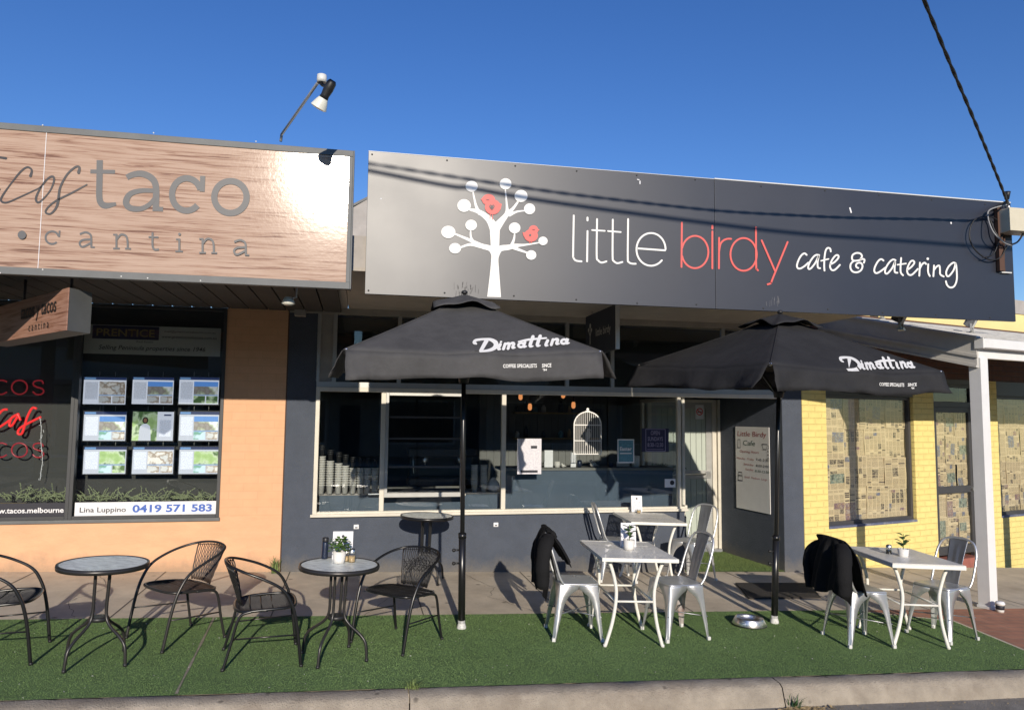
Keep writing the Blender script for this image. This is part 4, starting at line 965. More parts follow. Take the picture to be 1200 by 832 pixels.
# --- blade sign under the canopy
bx=Xp(722,400,-1.1)
X0=onY(722,409,-1.35)
r=empty('projecting_sign',(X0.x,-1.35,X0.z),'black blade sign lettered little birdy hanging under the cafe canopy','sign',tilt=False)
Lb=1.05; Hb=.47
w=MB(); w.box(-.0,.035,0.012,Lb,0,Hb); w.build('panel','navy_dark',r)
w=MB(); w.box(-.003,.038,-.004,.012,0,Hb+.17); w.build('edge_strip','white_paint',r)
text('lettering','little birdy','paper_grey',r,(-.0,.30,Hb*.55),(0,-1,0),ZZ,height=.09,fit=.42,align='CENTER',off=.003) if 0 else None
for y in (.2,.85): w=MB(); w.tube([(.017,y,Hb),(.017,y,3.0-X0.z)],.006,6); w.build('hanger','alu_frame',r)
I=[disc((.18,.26),.03),disc((.12,.22),.022),disc((.23,.21),.022),stroke([(.18,.06),(.18,.25)],[.03,.012]),stroke([(.18,.14),(.12,.21)],.01),stroke([(.18,.13),(.23,.2)],.01)]
decal('logo',I,lambda x,y,o:Vector((-.002-o,Lb-x,y+.08)),'paper_grey',r)
text('lettering','little birdy','paper_grey',r,(-.002,.66,.20),(0,-1,0),ZZ,height=.085,fit=.5,off=.002)
# --- hours whiteboard on the recess wall
WN=Vector((math.cos(R_(5.71)),math.sin(R_(5.71)),0)); WP=Vector((AX1-.010,0,0))
def onX(x,y,X):
    q=ray(x,y); return CP+q*((X-CP.x)/q.x)
p00,p10,p01,p11=[onP(x,y,WP,WN) for x,y in ((863,596),(903,601),(863,500),(902,500.5))]
y0_=p10.y; y1_=p00.y; zb=(p00.z+p10.z)/2; zt_=(p01.z+p11.z)/2
r=empty('whiteboard',(p00.x,y1_,zb),'white hand lettered hours board on the dark recess wall','sign',tilt=False)
W_=y1_-y0_; Hh=zt_-zb; r.rotation_euler=(0,0,R_(5.71)); ux=Vector((0,-1,0))
w=MB(); w.box(0,.008,-W_,0,0,Hh); w.build('panel','board_white',r,bevel=.002)
bp=lambda u,v:Vector((0,-W_*u,Hh*v))
for s,u,v,f,h,m in (('Little Birdy',.5,.885,.86,.06,'ink_red'),('Cafe',.42,.775,.36,.06,'ink_green'),('Opening Hours',.42,.685,.56,.03,'ink_red'),('Monday - Friday',.30,.60,.52,.024,'ink_red'),('7:45-2:30',.80,.60,.36,.028,'ink_dark'),('Saturday',.40,.535,.30,.024,'ink_red'),('8:00-2:00',.80,.53,.36,.028,'ink_dark'),('Sunday',.42,.475,.24,.024,'ink_red'),('8:30-12:30',.79,.465,.40,.028,'ink_green'),('Small  Medium  Large',.60,.38,.66,.024,'ink_red')):
    text('lettering',s,m,r,bp(u,v),ux,ZZ,height=Hh*h,fit=W_*f,align='CENTER',off=.002,shear=.1)
I=[stroke([(.80,.80),(.83,.74),(.92,.74),(.95,.80),(.80,.80)],.01),stroke(arc((.96,.77),.03,.02,-80,80,8),.008),stroke([(.07,.74),(.08,.84),(.15,.84),(.16,.74),(.07,.74)],.01),stroke([(.07,.34),(.09,.44),(.19,.44),(.21,.34),(.07,.34)],.012),stroke([(.08,.40),(.2,.40)],.01),disc((.97,.72),.012),disc((.97,.68),.012),disc((.97,.64),.012)]
decal('drawn_cups',I,lambda x,y,o:Vector((-.002-o,-W_*x,Hh*y)),'ink_dark',r)
# --- fascia sign of the cafe
CY=-2.36
cs=empty('fascia_sign',(3,CY,2.8),'long black fascia sign lettered little birdy cafe & catering','sign',tilt=False)
sx0=Xp(430,250,CY); sx1=Xp(1187,300,CY); sz0=Zp(700,356,CY); sz1=Zp(700,199,CY); sj=Xp(838,280,CY)
for a,b in ((sx0,sj-.002),(sj+.002,sx1)):
    w=MB(); w.box(a,b,CY,CY+.03,sz0,sz1); pc(w,'panel','sign_black',cs,bevel=.002)
w=MB(); w.box(sj,sx1,CY-.003,CY+.035,sz1,sz1+.01); w.box(sx0,sj,CY+.0,CY+.035,sz1,sz1+.004); pc(w,'top_edge','lamp_white',cs)
w=MB()
for i in range(4): x=sx0+.15+(sx1-sx0-.4)*i/3; w.box(x,x+.05,CY+.03,CY+.10,sz0+.1,sz1-.1)
pc(w,'rear_batten','alu_frame',cs)
w=MB(); x=sx0+.03
while x<sx1:
    for z in (sz0+.03,sz1-.03): w.ball((x,CY-.002,z+random.gauss(0,.006)),.008,8,sc=(1,.5,1))
    x+=.62+random.uniform(-.06,.06)
pc(w,'screws','screw',cs)
def cfn(cx,cy,k,lift=.003):
    return lambda x,y,o: onY(cx+x*k,cy+y*k,CY-lift-o)-Vector(cs.location)
f5=cfn(660,180,280/1200)
Wd=9.0
I=[stroke([(53,312),(50,500),(52,524),(64,538),(92,542)],Wd,sub=5),stroke([(122,390),(120,542)],Wd),stroke([(122,323),(122,336)],Wd+1),stroke([(170,330),(168,510),(175,536),(192,548),(217,542)],Wd,sub=5),stroke([(145,385),(209,389)],Wd-1),
 stroke([(249,333),(248,515),(254,540),(272,551),(297,545)],Wd,sub=5),stroke([(225,390),(289,395)],Wd-1),stroke([(326,330),(324,520),(329,545),(344,553),(364,554)],Wd,sub=5),
 stroke([(374,477),(513,487)]+arc((441,482),73,82,0,-360+42,40),Wd)]
decal('lettering_little',I,f5,'sign_white',cs)
I=[stroke([(596,348),(594,570)],Wd),stroke(arc((662,495),67,81,-165,165,40),Wd),stroke([(749,392),(749,577)],Wd),stroke([(749,364),(749,377)],Wd+1),stroke([(783,424),(782,577)],Wd),stroke([(783,490),(790,455),(805,437),(825,429),(843,429)],Wd,sub=5),
 stroke(arc((906,507),66,82,0,360,44)[:-1],Wd,closed=True),stroke([(968,371),(969,560),(973,580),(978,587)],Wd,sub=4),stroke([(997,437),(1063,588)],Wd),stroke([(1127,445),(1052,628),(1044,650),(1027,657)],Wd,sub=4)]
decal('lettering_birdy',I,f5,'sign_coral',cs)
f6=cfn(920,260,220/1200); Wd=11
I=[stroke([(138,212),(124,202),(105,214),(87,243),(76,278),(82,297),(100,298),(125,283),(148,262)],Wd,sub=4),
 stroke([(218,214),(200,212),(182,224),(160,255),(148,286),(152,302),(168,295),(195,260),(215,218),(208,258),(210,292),(224,297)],Wd,sub=4),
 stroke([(292,190),(288,172),(272,168),(259,186),(252,230),(250,280),(252,312)],Wd,sub=4),stroke([(230,250),(278,238)],Wd-2),
 stroke([(290,272),(316,258),(341,230),(338,214),(322,217),(300,245),(287,282),(298,308),(320,306),(350,276)],Wd,sub=4),
 stroke([(504,262),(508,244),(496,238),(470,247),(440,249),(428,237),(432,213),(455,200),(480,203),(492,220),(482,238)],Wd,sub=4),
 stroke([(440,250),(421,268),(418,295),(432,318),(460,323),(485,310),(495,285),(488,266),(470,262),(455,272),(455,288),(468,296)],Wd,sub=4),
 stroke([(629,248),(614,239),(595,252),(576,285),(570,312),(580,328),(602,322),(640,294)],Wd,sub=4),
 stroke([(706,246),(688,242),(664,262),(642,300),(640,326),(655,330),(685,295),(703,256),(700,295),(702,322),(718,326)],Wd,sub=4),
 stroke([(742,232),(738,290),(740,325),(754,342)],Wd,sub=4),stroke([(718,275),(773,267)],Wd-2),
 stroke([(783,306),(806,290),(826,264),(820,250),(803,254),(786,285),(780,316),(791,338),(813,337),(848,302)],Wd,sub=4),
 stroke([(862,262),(858,345)],Wd),stroke([(860,302),(875,273),(892,262),(901,270)],Wd,sub=4),
 stroke([(915,272),(914,320),(925,347)],Wd,sub=4),disc((912,237),8),stroke([(952,280),(948,348)],Wd),stroke([(950,310),(970,286),(986,281),(990,305),(992,336),(1014,350)],Wd,sub=4),
 stroke([(1092,268),(1074,262),(1046,286),(1030,320),(1034,345),(1050,345),(1078,308),(1091,268),(1098,330),(1096,378),(1080,413),(1055,420),(1036,405),(1028,380)],Wd,sub=4)]
decal('lettering_cafe',I[:5],f6,'sign_white',cs); decal('lettering_ampersand',I[5:7],f6,'sign_white',cs); decal('lettering_catering',I[7:],f6,'sign_white',cs)
f7=cfn(500,190,160/832,.002)
I=[stroke([(411,822),(414,690),(415,600),(417,560),(416,480),(415,392)],[84,58,44,48,54,62],sub=3,caps=False),
 stroke([(415,410),(380,350),(320,305),(262,290)],[60,40,28,13],sub=4),stroke([(322,312),(300,265),(282,182)],[24,15,8],sub=4),
 stroke([(418,405),(455,360),(488,315),(488,260),(479,165)],[58,40,26,12,8],sub=4),stroke([(488,320),(525,285),(558,240)],[32,18,11],sub=4),stroke([(505,322),(550,303),(597,297)],[22,12,8],sub=4),
 stroke([(418,575),(392,530),(335,512),(275,482),(172,438)],[40,34,30,20,11],sub=4),stroke([(292,498),(270,460),(268,415)],[20,13,8],sub=4),stroke([(325,512),(265,503),(208,520)],[26,17,12],sub=4),
 stroke([(420,575),(445,530),(500,520),(540,510),(600,505),(684,492)],[38,36,32,24,12,8],sub=4),stroke([(515,515),(532,470),(536,432)],[22,13,8],sub=4),stroke([(530,522),(570,538),(612,553)],[22,16,10],sub=4)]
for c,rx,ry in (((274,149),37,34),((481,134),36,34),((575,208),40,37),((627,286),34,33),((228,266),41,39),((132,427),43,38),((271,385),35,33),((173,526),36,32),((536,402),35,33),((709,481),28,26),((637,567),31,29)): I.append(disc(c,rx,ry,36))
decal('tree_logo',I,f7,'sign_white',cs)
I=[disc((377,230),40,34),disc((403,274),48,46,36),([Vector(p) for p in ((430,245),(458,256),(450,290),(425,300))],[(0,1,2,3)]),([Vector(p) for p in ((345,214),(329,228),(343,238))],[(0,1,2)]),stroke([(388,310),(386,345)],4),stroke([(401,312),(402,350)],4),
 disc((651,414),29,28),disc((636,448),42,38,36),([Vector(p) for p in ((612,430),(584,428),(592,455),(615,465))],[(0,1,2,3)]),([Vector(p) for p in ((674,404),(688,414),(675,424))],[(0,1,2)]),stroke([(628,480),(628,497)],3.5),stroke([(639,480),(639,495)],3.5)]
decal('bird_logo',I[:6],lambda x,y,o:f7(x,y,o+.006),'sign_coral',cs); decal('bird_logo',I[6:],lambda x,y,o:f7(x,y,o+.006),'sign_coral',cs)
I=[stroke([(398,290),(384,272),(390,262),(398,268),(406,262),(412,272),(398,290)],5,sub=3),disc((398,273),8),stroke(arc((373,226),8,5,10,170,8),3),disc((631,445),7),stroke(arc((653,408),7,5,10,170,8),3)]
decal('heart_mark',I[:3],lambda x,y,o:f7(x,y,o+.012),'sign_grey_ink',cs); decal('heart_mark',I[3:],lambda x,y,o:f7(x,y,o+.012),'sign_grey_ink',cs)
# scuffs where the umbrella tops rub
def scuff(cx,cy,n,seed,m,sx=14,sy=18):
    rd=random.Random(seed); it=[]
    for i in range(n):
        x=cx+rd.gauss(0,sx); y=cy+rd.uniform(-sy,sy); l=rd.uniform(2,9)
        it.append(stroke([(x,y),(x+rd.gauss(0,.8),y+l)],rd.uniform(.2,.45),caps=False))
    return decal('scuff_marks',it,lambda x,y,o:onY(x,y,CY-.0012-o*.05)-Vector(cs.location),m,cs,.0002)
mat('scuff_dark',(.02,.02,.022),.9)
scuff(543,337,34,5,'scuff_dark',7,7); scuff(909,348,14,7,'scuff',6,6)
I=[stroke([(a,b),(a+c,b+d)],w_) for a,b,c,d,w_ in ((750,212.5,0,3,1.2),(996,244,1.5,5,1.6),(1114.5,261,.2,1,1.6),(446,233,1,0,1),(747,210.5,2,.5,1))]
decal('chips',I,lambda x,y,o:onY(x,y,CY-.0015-o)-Vector(cs.location),'paper_white',cs)
# =================================================================== YELLOW SHOP (right), turned 15 degrees
YA=R_(15); PO=Vector((5.605,0.0,0)); U=Vector((math.cos(YA),math.sin(YA),0)); V_=Vector((-math.sin(YA),math.cos(YA),0))
ysh=empty('shop_building',PO,'painted yellow brick shop with newspapered windows and white verandah post','shop',tilt=False); ysh.rotation_euler=(0,0,YA)
def yl(px,py,off=0):
    q=onP(px,py,PO+V_*off,V_)-PO; return q.dot(U),q.z
def s_(px,py=540): return yl(px,py)[0]
w1a,w1b=s_(970,560),s_(1073,560); wz=(yl(972,620)[1]+yl(1073,611)[1])/2; wt=2.12
da,db=s_(1097,560),s_(1146,560); dz=yl(1120,650)[1]
w2a=s_(1172,560); w2z=yl(1180,606)[1]; yt=yl(1165,447)[1]
print('yellow',w1a,w1b,wz,da,db,dz,w2a,w2z,yt)
w=MB(); T=.23
w.box(0,w1a,0,T,-.6,yt); w.box(w1a,w1b,0,T,-.6,wz); w.box(w1b,da,0,T,-.6,yt); w.box(db,w2a,0,T,-.6,yt); w.box(w2a,w2a+2.2,0,T,-.7,w2z); w.box(w2a+2.2,w2a+4,0,T,-.8,yt)
w.build('wall','yellow_brick',ysh)
w=MB(); w.box(w1a,w1b,0.001,T,wt,yt); w.box(w2a,w2a+2.2,.001,T,yt-.22,yt); w.box(da,db,.001,T,yt-.07,yt); w.build('lintel','dark_frame',ysh)
w=MB(); w.box(0,w2a+4,-.004,T,yt,3.22); w.build('upper_wall','brown_brick',ysh)
zc=yl(1192,368,.15)[1]; zp=yl(1192,352,.15)[1]
w=MB(); w.box(-.2,12,.15,.4,3.0,zc); w.build('parapet','yellow_paint',ysh)
w=MB(); w.box(-.2,12,.13,.42,zc,zp); w.build('parapet_cap','cap_grey',ysh)
def yframe(name,a,b,z0,z1,t,m,y0=.05,y1=.12):
    f=MB(); f.box(a,a+t,y0,y1,z0,z1); f.box(b-t,b,y0,y1,z0,z1); f.box(a+t,b-t,y0,y1,z0,z0+t); f.box(a+t,b-t,y0,y1,z1-t,z1); return f.build(name,m,ysh,bevel=.003)
mat('sill_blue',(.10,.12,.20),.7,var=.2,vscale=8,dirt=.6,dirtcol=(.6,.58,.5))
for a,b,z in ((w1a,w1b,wz),(w2a,w2a+2.2,w2z)):
    fr=yframe('window_frame',a,b,z+.03,(wt if a==w1a else yt-.22),.045,'dark_frame')
    w=MB(); w.box(a+.03,b-.03,.08,.086,z+.05,(wt if a==w1a else yt-.22)-.03); w.build('pane','shop_glass',fr)
    w=MB(); w.box(a,b,-.012,.12,z-.0,z+.03); w.build('window_sill','sill_blue',fr,bevel=.004)
# door with newspaper behind glass
w=MB(); dt=yt-.07; dm=yl(1120,574)[1]
w.box(da,da+.05,.03,.12,dz-.06,dt); w.box(db-.05,db,.03,.12,dz-.06,dt); w.box(da+.05,db-.05,.03,.1,dt-.34,dt-.26); w.box(da+.05,db-.05,.03,.1,dt-.05,dt); w.build('door_frame','dark_frame',ysh,bevel=.003)
w=MB(); w.box(da+.05,da+.11,.04,.09,dz,dt-.34); w.box(db-.11,db-.05,.04,.09,dz,dt-.34); w.box(da+.11,db-.11,.04,.09,dz,dz+.12); w.box(da+.11,db-.11,.04,.09,dm-.05,dm+.05); w.box(da+.11,db-.11,.04,.09,dt-.42,dt-.34); ydoor=w.build('door','dark_frame',ysh,bevel=.003)
w=MB(); w.box(da+.11,db-.11,.06,.066,dz+.12,dm-.05); w.box(da+.11,db-.11,.06,.066,dm+.05,dt-.42); w.build('pane','shop_glass',ydoor)
w=MB(); w.box(da+.05,db-.05,.06,.066,dt-.26,dt-.05); w.build('fanlight','shop_glass',ydoor)
w=MB(); w.box(db-.10,db-.06,.015,.04,dm-.03,dm+.03); w.tube([(db-.08,.0,dm),(db-.13,.0,dm)],.008,8); w.build('handle','chrome',ydoor)
w=MB(); w.box(da-.02,db+.02,-.03,.2,-.7,dz-.06); w.build('door_step','red_step',ysh)
w=MB(); w.box(0,w2a+4,.5,.55,-.6,3.1); w.build('interior_wall','inside_dark',ysh)
# newspapers
NPM=['np_paper','np_text','np_head','np_pic','np_teal','np_pink','np_blue']
np_cache=[]
def np_mesh(seed):
    rd=random.Random(seed); w=MB(); Wn,Hn=.30,.40
    feat=rd.choice([None,None,None,4,5,6,3,None]); cols=rd.choice([3,4,4,5])
    xs=[-.5+i/cols for i in range(cols+1)]
    zs=[0]; 
    while zs[-1]<1: zs.append(min(1,zs[-1]+rd.choice([.04,.06,.10,.16,.2])))
    if 1-zs[-2]<.03: zs[-2:]=[1]
    x0f=rd.randrange(cols-1); bx=[x0f,x0f+rd.choice([1,2,2])]; z0f=rd.uniform(.1,.5); z1f=z0f+rd.uniform(.25,.5)
    for i in range(cols):
        for j in range(len(zs)-1):
            h=zs[j+1]-zs[j]; zc_=(zs[j]+zs[j+1])/2
            mi=1 if h>.07 else rd.choice([0,0,1,2])
            if h>.08 and rd.random()<.24: mi=rd.choice([3,3,3,5,6])
            if feat and bx[0]<=i<=bx[1] and z0f<zc_<z1f: mi=feat
            a,b=xs[i]*.93*Wn,xs[i+1]*.93*Wn; c,d=(zs[j]-.5)*.94*Hn,(zs[j+1]-.5)*.94*Hn; g=.006 if mi in(1,3,2) else 0.0
            y=lambda x,z:.004*math.sin(x*17+seed)+.003*math.sin(z*23+seed*2)
            P=[(a,c),(a+g,c),(b-g,c),(b,c)]
            w.quad((a+g,y(a,c),c+g*.5),(b-g,y(b,c),c+g*.5),(b-g,y(b,d),d-g*.5),(a+g,y(a,d),d-g*.5),mi)
    N=8
    w.grid(lambda u,v:Vector(((u-.5)*Wn,.0025+.004*math.sin((u-.5)*Wn*17+seed)+.003*math.sin((v-.5)*Hn*23+seed*2),(v-.5)*Hn)),N,N,0)
    o=w.build('newspaper_sheet',NPM); return o
pool=[np_mesh(s) for s in range(18)]; used=set()
rdn=random.Random(21)
def paper(a,b,z0,z1,nx,nz,Y,label,grp):
    sw_=(b-a)/nx; sh=(z1-z0)/nz
    for i in range(nx):
        for j in range(nz):
            k=rdn.randrange(18)
            if k in used: o=pool[k].copy(); COL.objects.link(o)
            else: o=pool[k]; used.add(k)
            s=a+sw_*(i+.5)+rdn.gauss(0,.014); z=z0+sh*(j+.5)+rdn.gauss(0,.012)
            o.location=PO+U*s+V_*(Y+.014*((i+j)%2)+.004*((i*3+j)%3))+ZZ*z
            o.rotation_euler=(0,rdn.gauss(0,.022)+(math.pi if rdn.random()<.5 else 0),YA)
            o.scale=(sw_/.30*1.06,1,sh/.40*1.05)
            tag(o,label,'newspaper',grp)
paper(w1a+.02,w1b-.02,wz+.05,wt,4,4,.105,'yellowed newspaper sheet covering the window left of the brown door','newspapers in the left yellow shop window')
paper(da+.09,db-.09,dz+.1,dt-.36,3,5,.080,'yellowed newspaper sheet behind the glass of the brown framed door','newspapers in the shop door')
paper(w2a+.02,w2a+2.2,w2z+.05,yt-.26,6,4,.105,'yellowed newspaper sheet covering the far right window behind the post','newspapers in the far right window')
for k in range(18):
    if k not in used: bpy.data.objects.remove(pool[k])
# verandah
C0=onG(1158,712); C0.z=0
DV=(PO-C0).dot(V_); zf=2.50; zw=3.0
vr=empty('verandah',(C0.x,C0.y,gz(C0.x)),'low pitched verandah with grey sheet roof white beam and square white post','verandah',tilt=False); vr.rotation_euler=(0,0,YA); bz=-gz(C0.x)
w=MB(); w.box(-.065,.065,-.065,.065,0,zf-.03+bz); w.box(-.075,.075,-.075,.075,0,.03); w.build('post','post_white',vr,bevel=.004)
w=MB(); w.box(3.2,3.33,-.065,.065,-.2,zf-.03+bz); w.build('post','post_white',vr,bevel=.004)
w=MB(); w.box(-.09,6,-.03,.03,zf-.03+bz,zf+.09+bz); w.build('front_beam','post_white',vr,bevel=.003)
w=MB(); w.box(-.10,6,-.13,-.035,zf+.07+bz,zf+.17+bz); w.box(-.115,-.10,-.135,-.03,zf+.06+bz,zf+.18+bz); w.build('gutter','post_white',vr,bevel=.012)
sl=(zw-zf)/DV
def yz(y,z): return (y,zf+bz+sl*y+z)
w=MB(); 
def sloped(x0,x1,y0,y1,z0,z1,mb,mi=0):
    vs=[(x0,y0,zf+bz+sl*y0+z0),(x1,y0,zf+bz+sl*y0+z0),(x1,y1,zf+bz+sl*y1+z0),(x0,y1,zf+bz+sl*y1+z0),(x0,y0,zf+bz+sl*y0+z1),(x1,y0,zf+bz+sl*y0+z1),(x1,y1,zf+bz+sl*y1+z1),(x0,y1,zf+bz+sl*y1+z1)]
    mb.add(vs,[(0,3,2,1),(4,5,6,7),(0,1,5,4),(1,2,6,5),(2,3,7,6),(3,0,4,7)],mi)
sloped(-.10,-.07,-.05,DV,-.10,.19,w); w.build('barge_board','barge_grey',vr,bevel=.003)
w=MB(); sloped(-.115,-.10,-.06,DV,-.02,.01,w); sloped(-.13,-.06,-.07,DV,.19,.215,w); sloped(-.118,-.07,-.05,DV,-.125,-.10,w); w.build('barge_trim','barge_grey',vr)
# tiled sheet: courses stepping up the slope
w=MB(); n=12
for i in range(n):
    y0=-.12+(DV+.12)*i/n; y1=-.12+(DV+.12)*(i+1)/n+.02
    vs=[(x,y,zf+bz+sl*y+z) for x,y,z in ((-.06,y0,.205),(6,y0,.205),(6,y1,.19),(-.06,y1,.19),(-.06,y0,.185),(6,y0,.185))]
    w.add(vs,[(0,1,2,3),(4,5,1,0)])
w.build('roof','roof_sheet',vr)
w=MB(); sloped(-.06,6,0,DV,.13,.16,w); w.build('underside','inside_wall',vr)
w=MB()
for x in (.9,1.8,2.7,3.6,4.5): sloped(x,x+.05,.03,DV,.03,.13,w)
w.build('rafters','soffit_dark',vr)
# flood lights on the verandah roof
def roofpt(px,py):
    P=C0+ZZ*(zf+.2); N=(V_*sl-ZZ).normalized(); return onP(px,py,P,N)
for px,py,lb in ((1034,374,'leftmost small floodlight half hidden by the black fascia'),(1056,386,'middle grey floodlight standing on the verandah roof'),(1139,390,'right grey floodlight on the verandah roof near the post')):
    q=roofpt(px,py); r=empty('floodlight',q,lb,'lamp','floodlights on the verandah roof',tilt=False); r.rotation_euler=(0,0,YA+R_(25))
    w=MB(); w.box(-.05,.05,-.03,.03,-.01,.012); w.box(-.075,-.065,-.012,.012,.01,.11); w.box(.065,.075,-.012,.012,.01,.11); w.box(-.075,.075,-.012,.012,.01,.018); w.build('bracket','alu_frame',r)
    T_=Matrix.Translation((0,0,.12))@Matrix.Rotation(R_(28),4,'X')
    w=MB(); w.box(-.065,.065,-.02,.05,-.055,.055,T=T_); w.box(-.07,.07,-.035,-.02,-.06,.06,T=T_); 
    for k in range(5): w.box(-.055+k*.025,-.05+k*.025,.05,.07,-.05,.05,T=T_)
    w.build('housing','frame_steel',r)
    w=MB(); w.box(-.058,.058,-.038,-.035,-.048,.048,T=T_); w.build('lamp_glass','lamp_glass',r)
# takeaway cup by the post
q=onG(1172,717); r=empty('coffee_cup',(q.x,q.y,gz(q.x)),'white takeaway cup with dark sleeve standing at the post foot','cup')
w=MB(); w.lathe([(.034,0),(.038,.03)],18); w.lathe([(.041,.07),(.043,.085)],18); w.build('cup','cup_white',r)
w=MB(); w.lathe([(.0385,.028),(.042,.07)],18); w.build('sleeve','ink_dark',r)
w=MB(); w.lathe([(.046,.083),(.046,.092),(.040,.095),(.038,.106),(.001,.106)],18); w.build('lid','paper_white',r)
# =================================================================== service cable, box on the fascia end
K=CY
att=onY(1182,236,K-.02); bxp=onY(1193,258,K-.03)
r=empty('connection_box',bxp,'cream electrical box with looping cables at the end of the black fascia','electrical box',tilt=False)
a=onY(1179,272,K-.12)-bxp; b=onY(1212,247,K-.12)-bxp
w=MB(); w.box(a.x,b.x,-.14,.02,a.z,b.z); w.build('housing','box_cream',r,bevel=.01)
w=MB(); w.box(a.x-.004,b.x+.004,-.147,-.14,a.z+.004,b.z-.004); w.build('lid','box_cream',r,bevel=.004)
w=MB(); m_=onY(1176,300,K-.02)-bxp; w.box(a.x-.02,a.x+.03,-.02,.02,m_.z-.16,b.z+.03); w.build('bracket','rust',r)
def loop(pts,rad,m='cable_black',name='cable'):
    w=MB(); w.tube([onY(x,y,K+dy)-bxp for x,y,dy in pts],rad,6,sub=6); w.build(name,m,r)
loop([(1180,236,-.03),(1168,242,-.05),(1158,250,-.05),(1162,262,-.05),(1168,275,-.08),(1180,286,-.1),(1192,284,-.12),(1200,272,-.1)],.009)
loop([(1180,240,-.05),(1160,246,-.06),(1158,256,-.08),(1164,272,-.14),(1176,284,-.14),(1186,288,-.1)],.007,'grey_conduit')
loop([(1174,262,-.03),(1160,254,-.06),(1142,258,-.05),(1136,275,-.05),(1142,292,-.05),(1158,304,-.05),(1172,302,-.05),(1180,288,-.08)],.007)
loop([(1178,272,-.03),(1172,280,-.06),(1164,298,-.06),(1152,302,-.06)],.006)
loop([(1177,270,-.02),(1176,300,-.02),(1177,320,-.015)],.011,'rust','conduit')
loop([(1173,270,-.02),(1172,300,-.02),(1173,318,-.015)],.011,'cable_black','conduit')
w=MB(); q=onY(1175,319,K-.01)-bxp; w.box(q.x-.03,q.x+.09,-.0,.03,q.z-.012,q.z+.0); w.build('clamp','lamp_white',r)
# cable 1: runs from the fascia end over the street; its shadow is the upper line on the fascia
SUN=Vector((-.035,-1,.322)).normalized()   # towards the sun
def shadow_curve(pts):
    return [onY(x,y,K) for x,y in pts]
sh1=[(1150,257.5),(1080,257),(1000,255.5),(940,253),(839,247),(720,234),(640,224),(554,211),(432,192)]
P0=onY(1180,236,K-.03)
def cable_pts():
    out=[P0]; c0_=Vector((1180,235)); c1_=Vector((1083,0)); dd_=(c1_-c0_).normalized()
    res=[]
    for sx_,sy_ in sh1:
        S0=onY(sx_,sy_,K); best=None
        for i in range(0,1500):
            t=i*.008; P=S0+SUN*t; d=P-CP; w_=d.dot(AF)
            if w_<.3: break
            x=600+FPX*d.dot(AX)/w_; y=416-FPX*d.dot(AU)/w_
            e=abs((x-c0_.x)*dd_.y-(y-c0_.y)*dd_.x)
            if y>-600 and (best is None or e<best[0]): best=(e,t,P,x,y)
        if best: res.append((best,(sx_,sy_),S0))
    return res
cr=cable_pts()
for b_,s,S0 in cr: print('cab',s,[round(v,2) for v in b_[2]],round(b_[0],2),round(b_[3]),round(b_[4]))
# finish cable 1 beyond the last solvable point
pts=[P0]
for (e,t,P,x,y),s,S0 in cr:
    if e<2: pts.append(P)
sl_=(pts[-1]-pts[-2])/(pts[-1].x-pts[-2].x)
for s in ((554,211),(432,192)):
    S0=onY(*s,K); X=S0.x-.03
    t=((pts[-1].y+sl_.y*(X-pts[-1].x))-S0.y)/SUN.y; pts.append(S0+SUN*t)
d_=(pts[-1]-pts[-3]).normalized(); pts.append(pts[-1]+d_*3); pts.append(pts[-2]+d_*9+ZZ*.3)
cb=empty('service_cable',P0,'thick twisted black cable running up over the street from the fascia end','cable',tilt=False)
path=catmull([p-P0 for p in pts],22)
w=MB(); 
tw=[];tw2=[]
L_=0
for i,p in enumerate(path):
    if i: L_+=(p-path[i-1]).length
    a=L_*2*math.pi/.42; o=Vector((0,math.cos(a),math.sin(a)))*.006
    tw.append(p+o); tw2.append(p-o)
w.tube(tw,.0095,6); w.tube(tw2,.0095,6); w.build('strands','cable_black',cb)
w=MB(); w.tube([(0,0,.02),(-.02,-.03,.09)],[.022,.03],8); w.tube([(0,0,.02),(.02,.0,-.10)],.012,8); w.build('clamp','cable_black',cb)
w=MB(); w.ball((0.015,.0,-.06),.02,8); w.build('insulator','chrome',cb)
pole=empty('power_pole',pts[-1]-Vector((0,0,0)),'timber street pole carrying the cables across the road','pole',tilt=False)
w=MB(); z0=gz(pts[-1].x)-pts[-1].z; w.tube([(0,0,z0-.2),(0,0,1.2)],[.17,.12],14); w.build('shaft','bark',pole)
w=MB(); w.box(-1.0,1.0,-.05,.05,.5,.62); w.build('crossarm','bark',pole)
# cable 2: its shadow is the lower line
sh2=[(1172,291),(1040,281),(940,274),(825,261),(640,236),(554,221),(432,200)]
q2=[]
for i,(x,y) in enumerate(sh2):
    S0=onY(x,y,K); t=(S0.y-(-6.6-.35*i*.5))/1.0; q2.append(S0+SUN*(t/(-SUN.y)))
d0=(q2[0]-q2[1]).normalized(); d1=(q2[-1]-q2[-2]).normalized()
q2=[q2[0]+d0*14,q2[0]+d0*5]+q2+[q2[-1]+d1*6+ZZ*.2,q2[-1]+d1*16+ZZ*.9]
w=MB(); w.tube(q2,.020,7,sub=8); o=w.build('overhead_cable','cable_black'); tag(o,'overhead street cable whose shadow lies lower across the black fascia','cable')
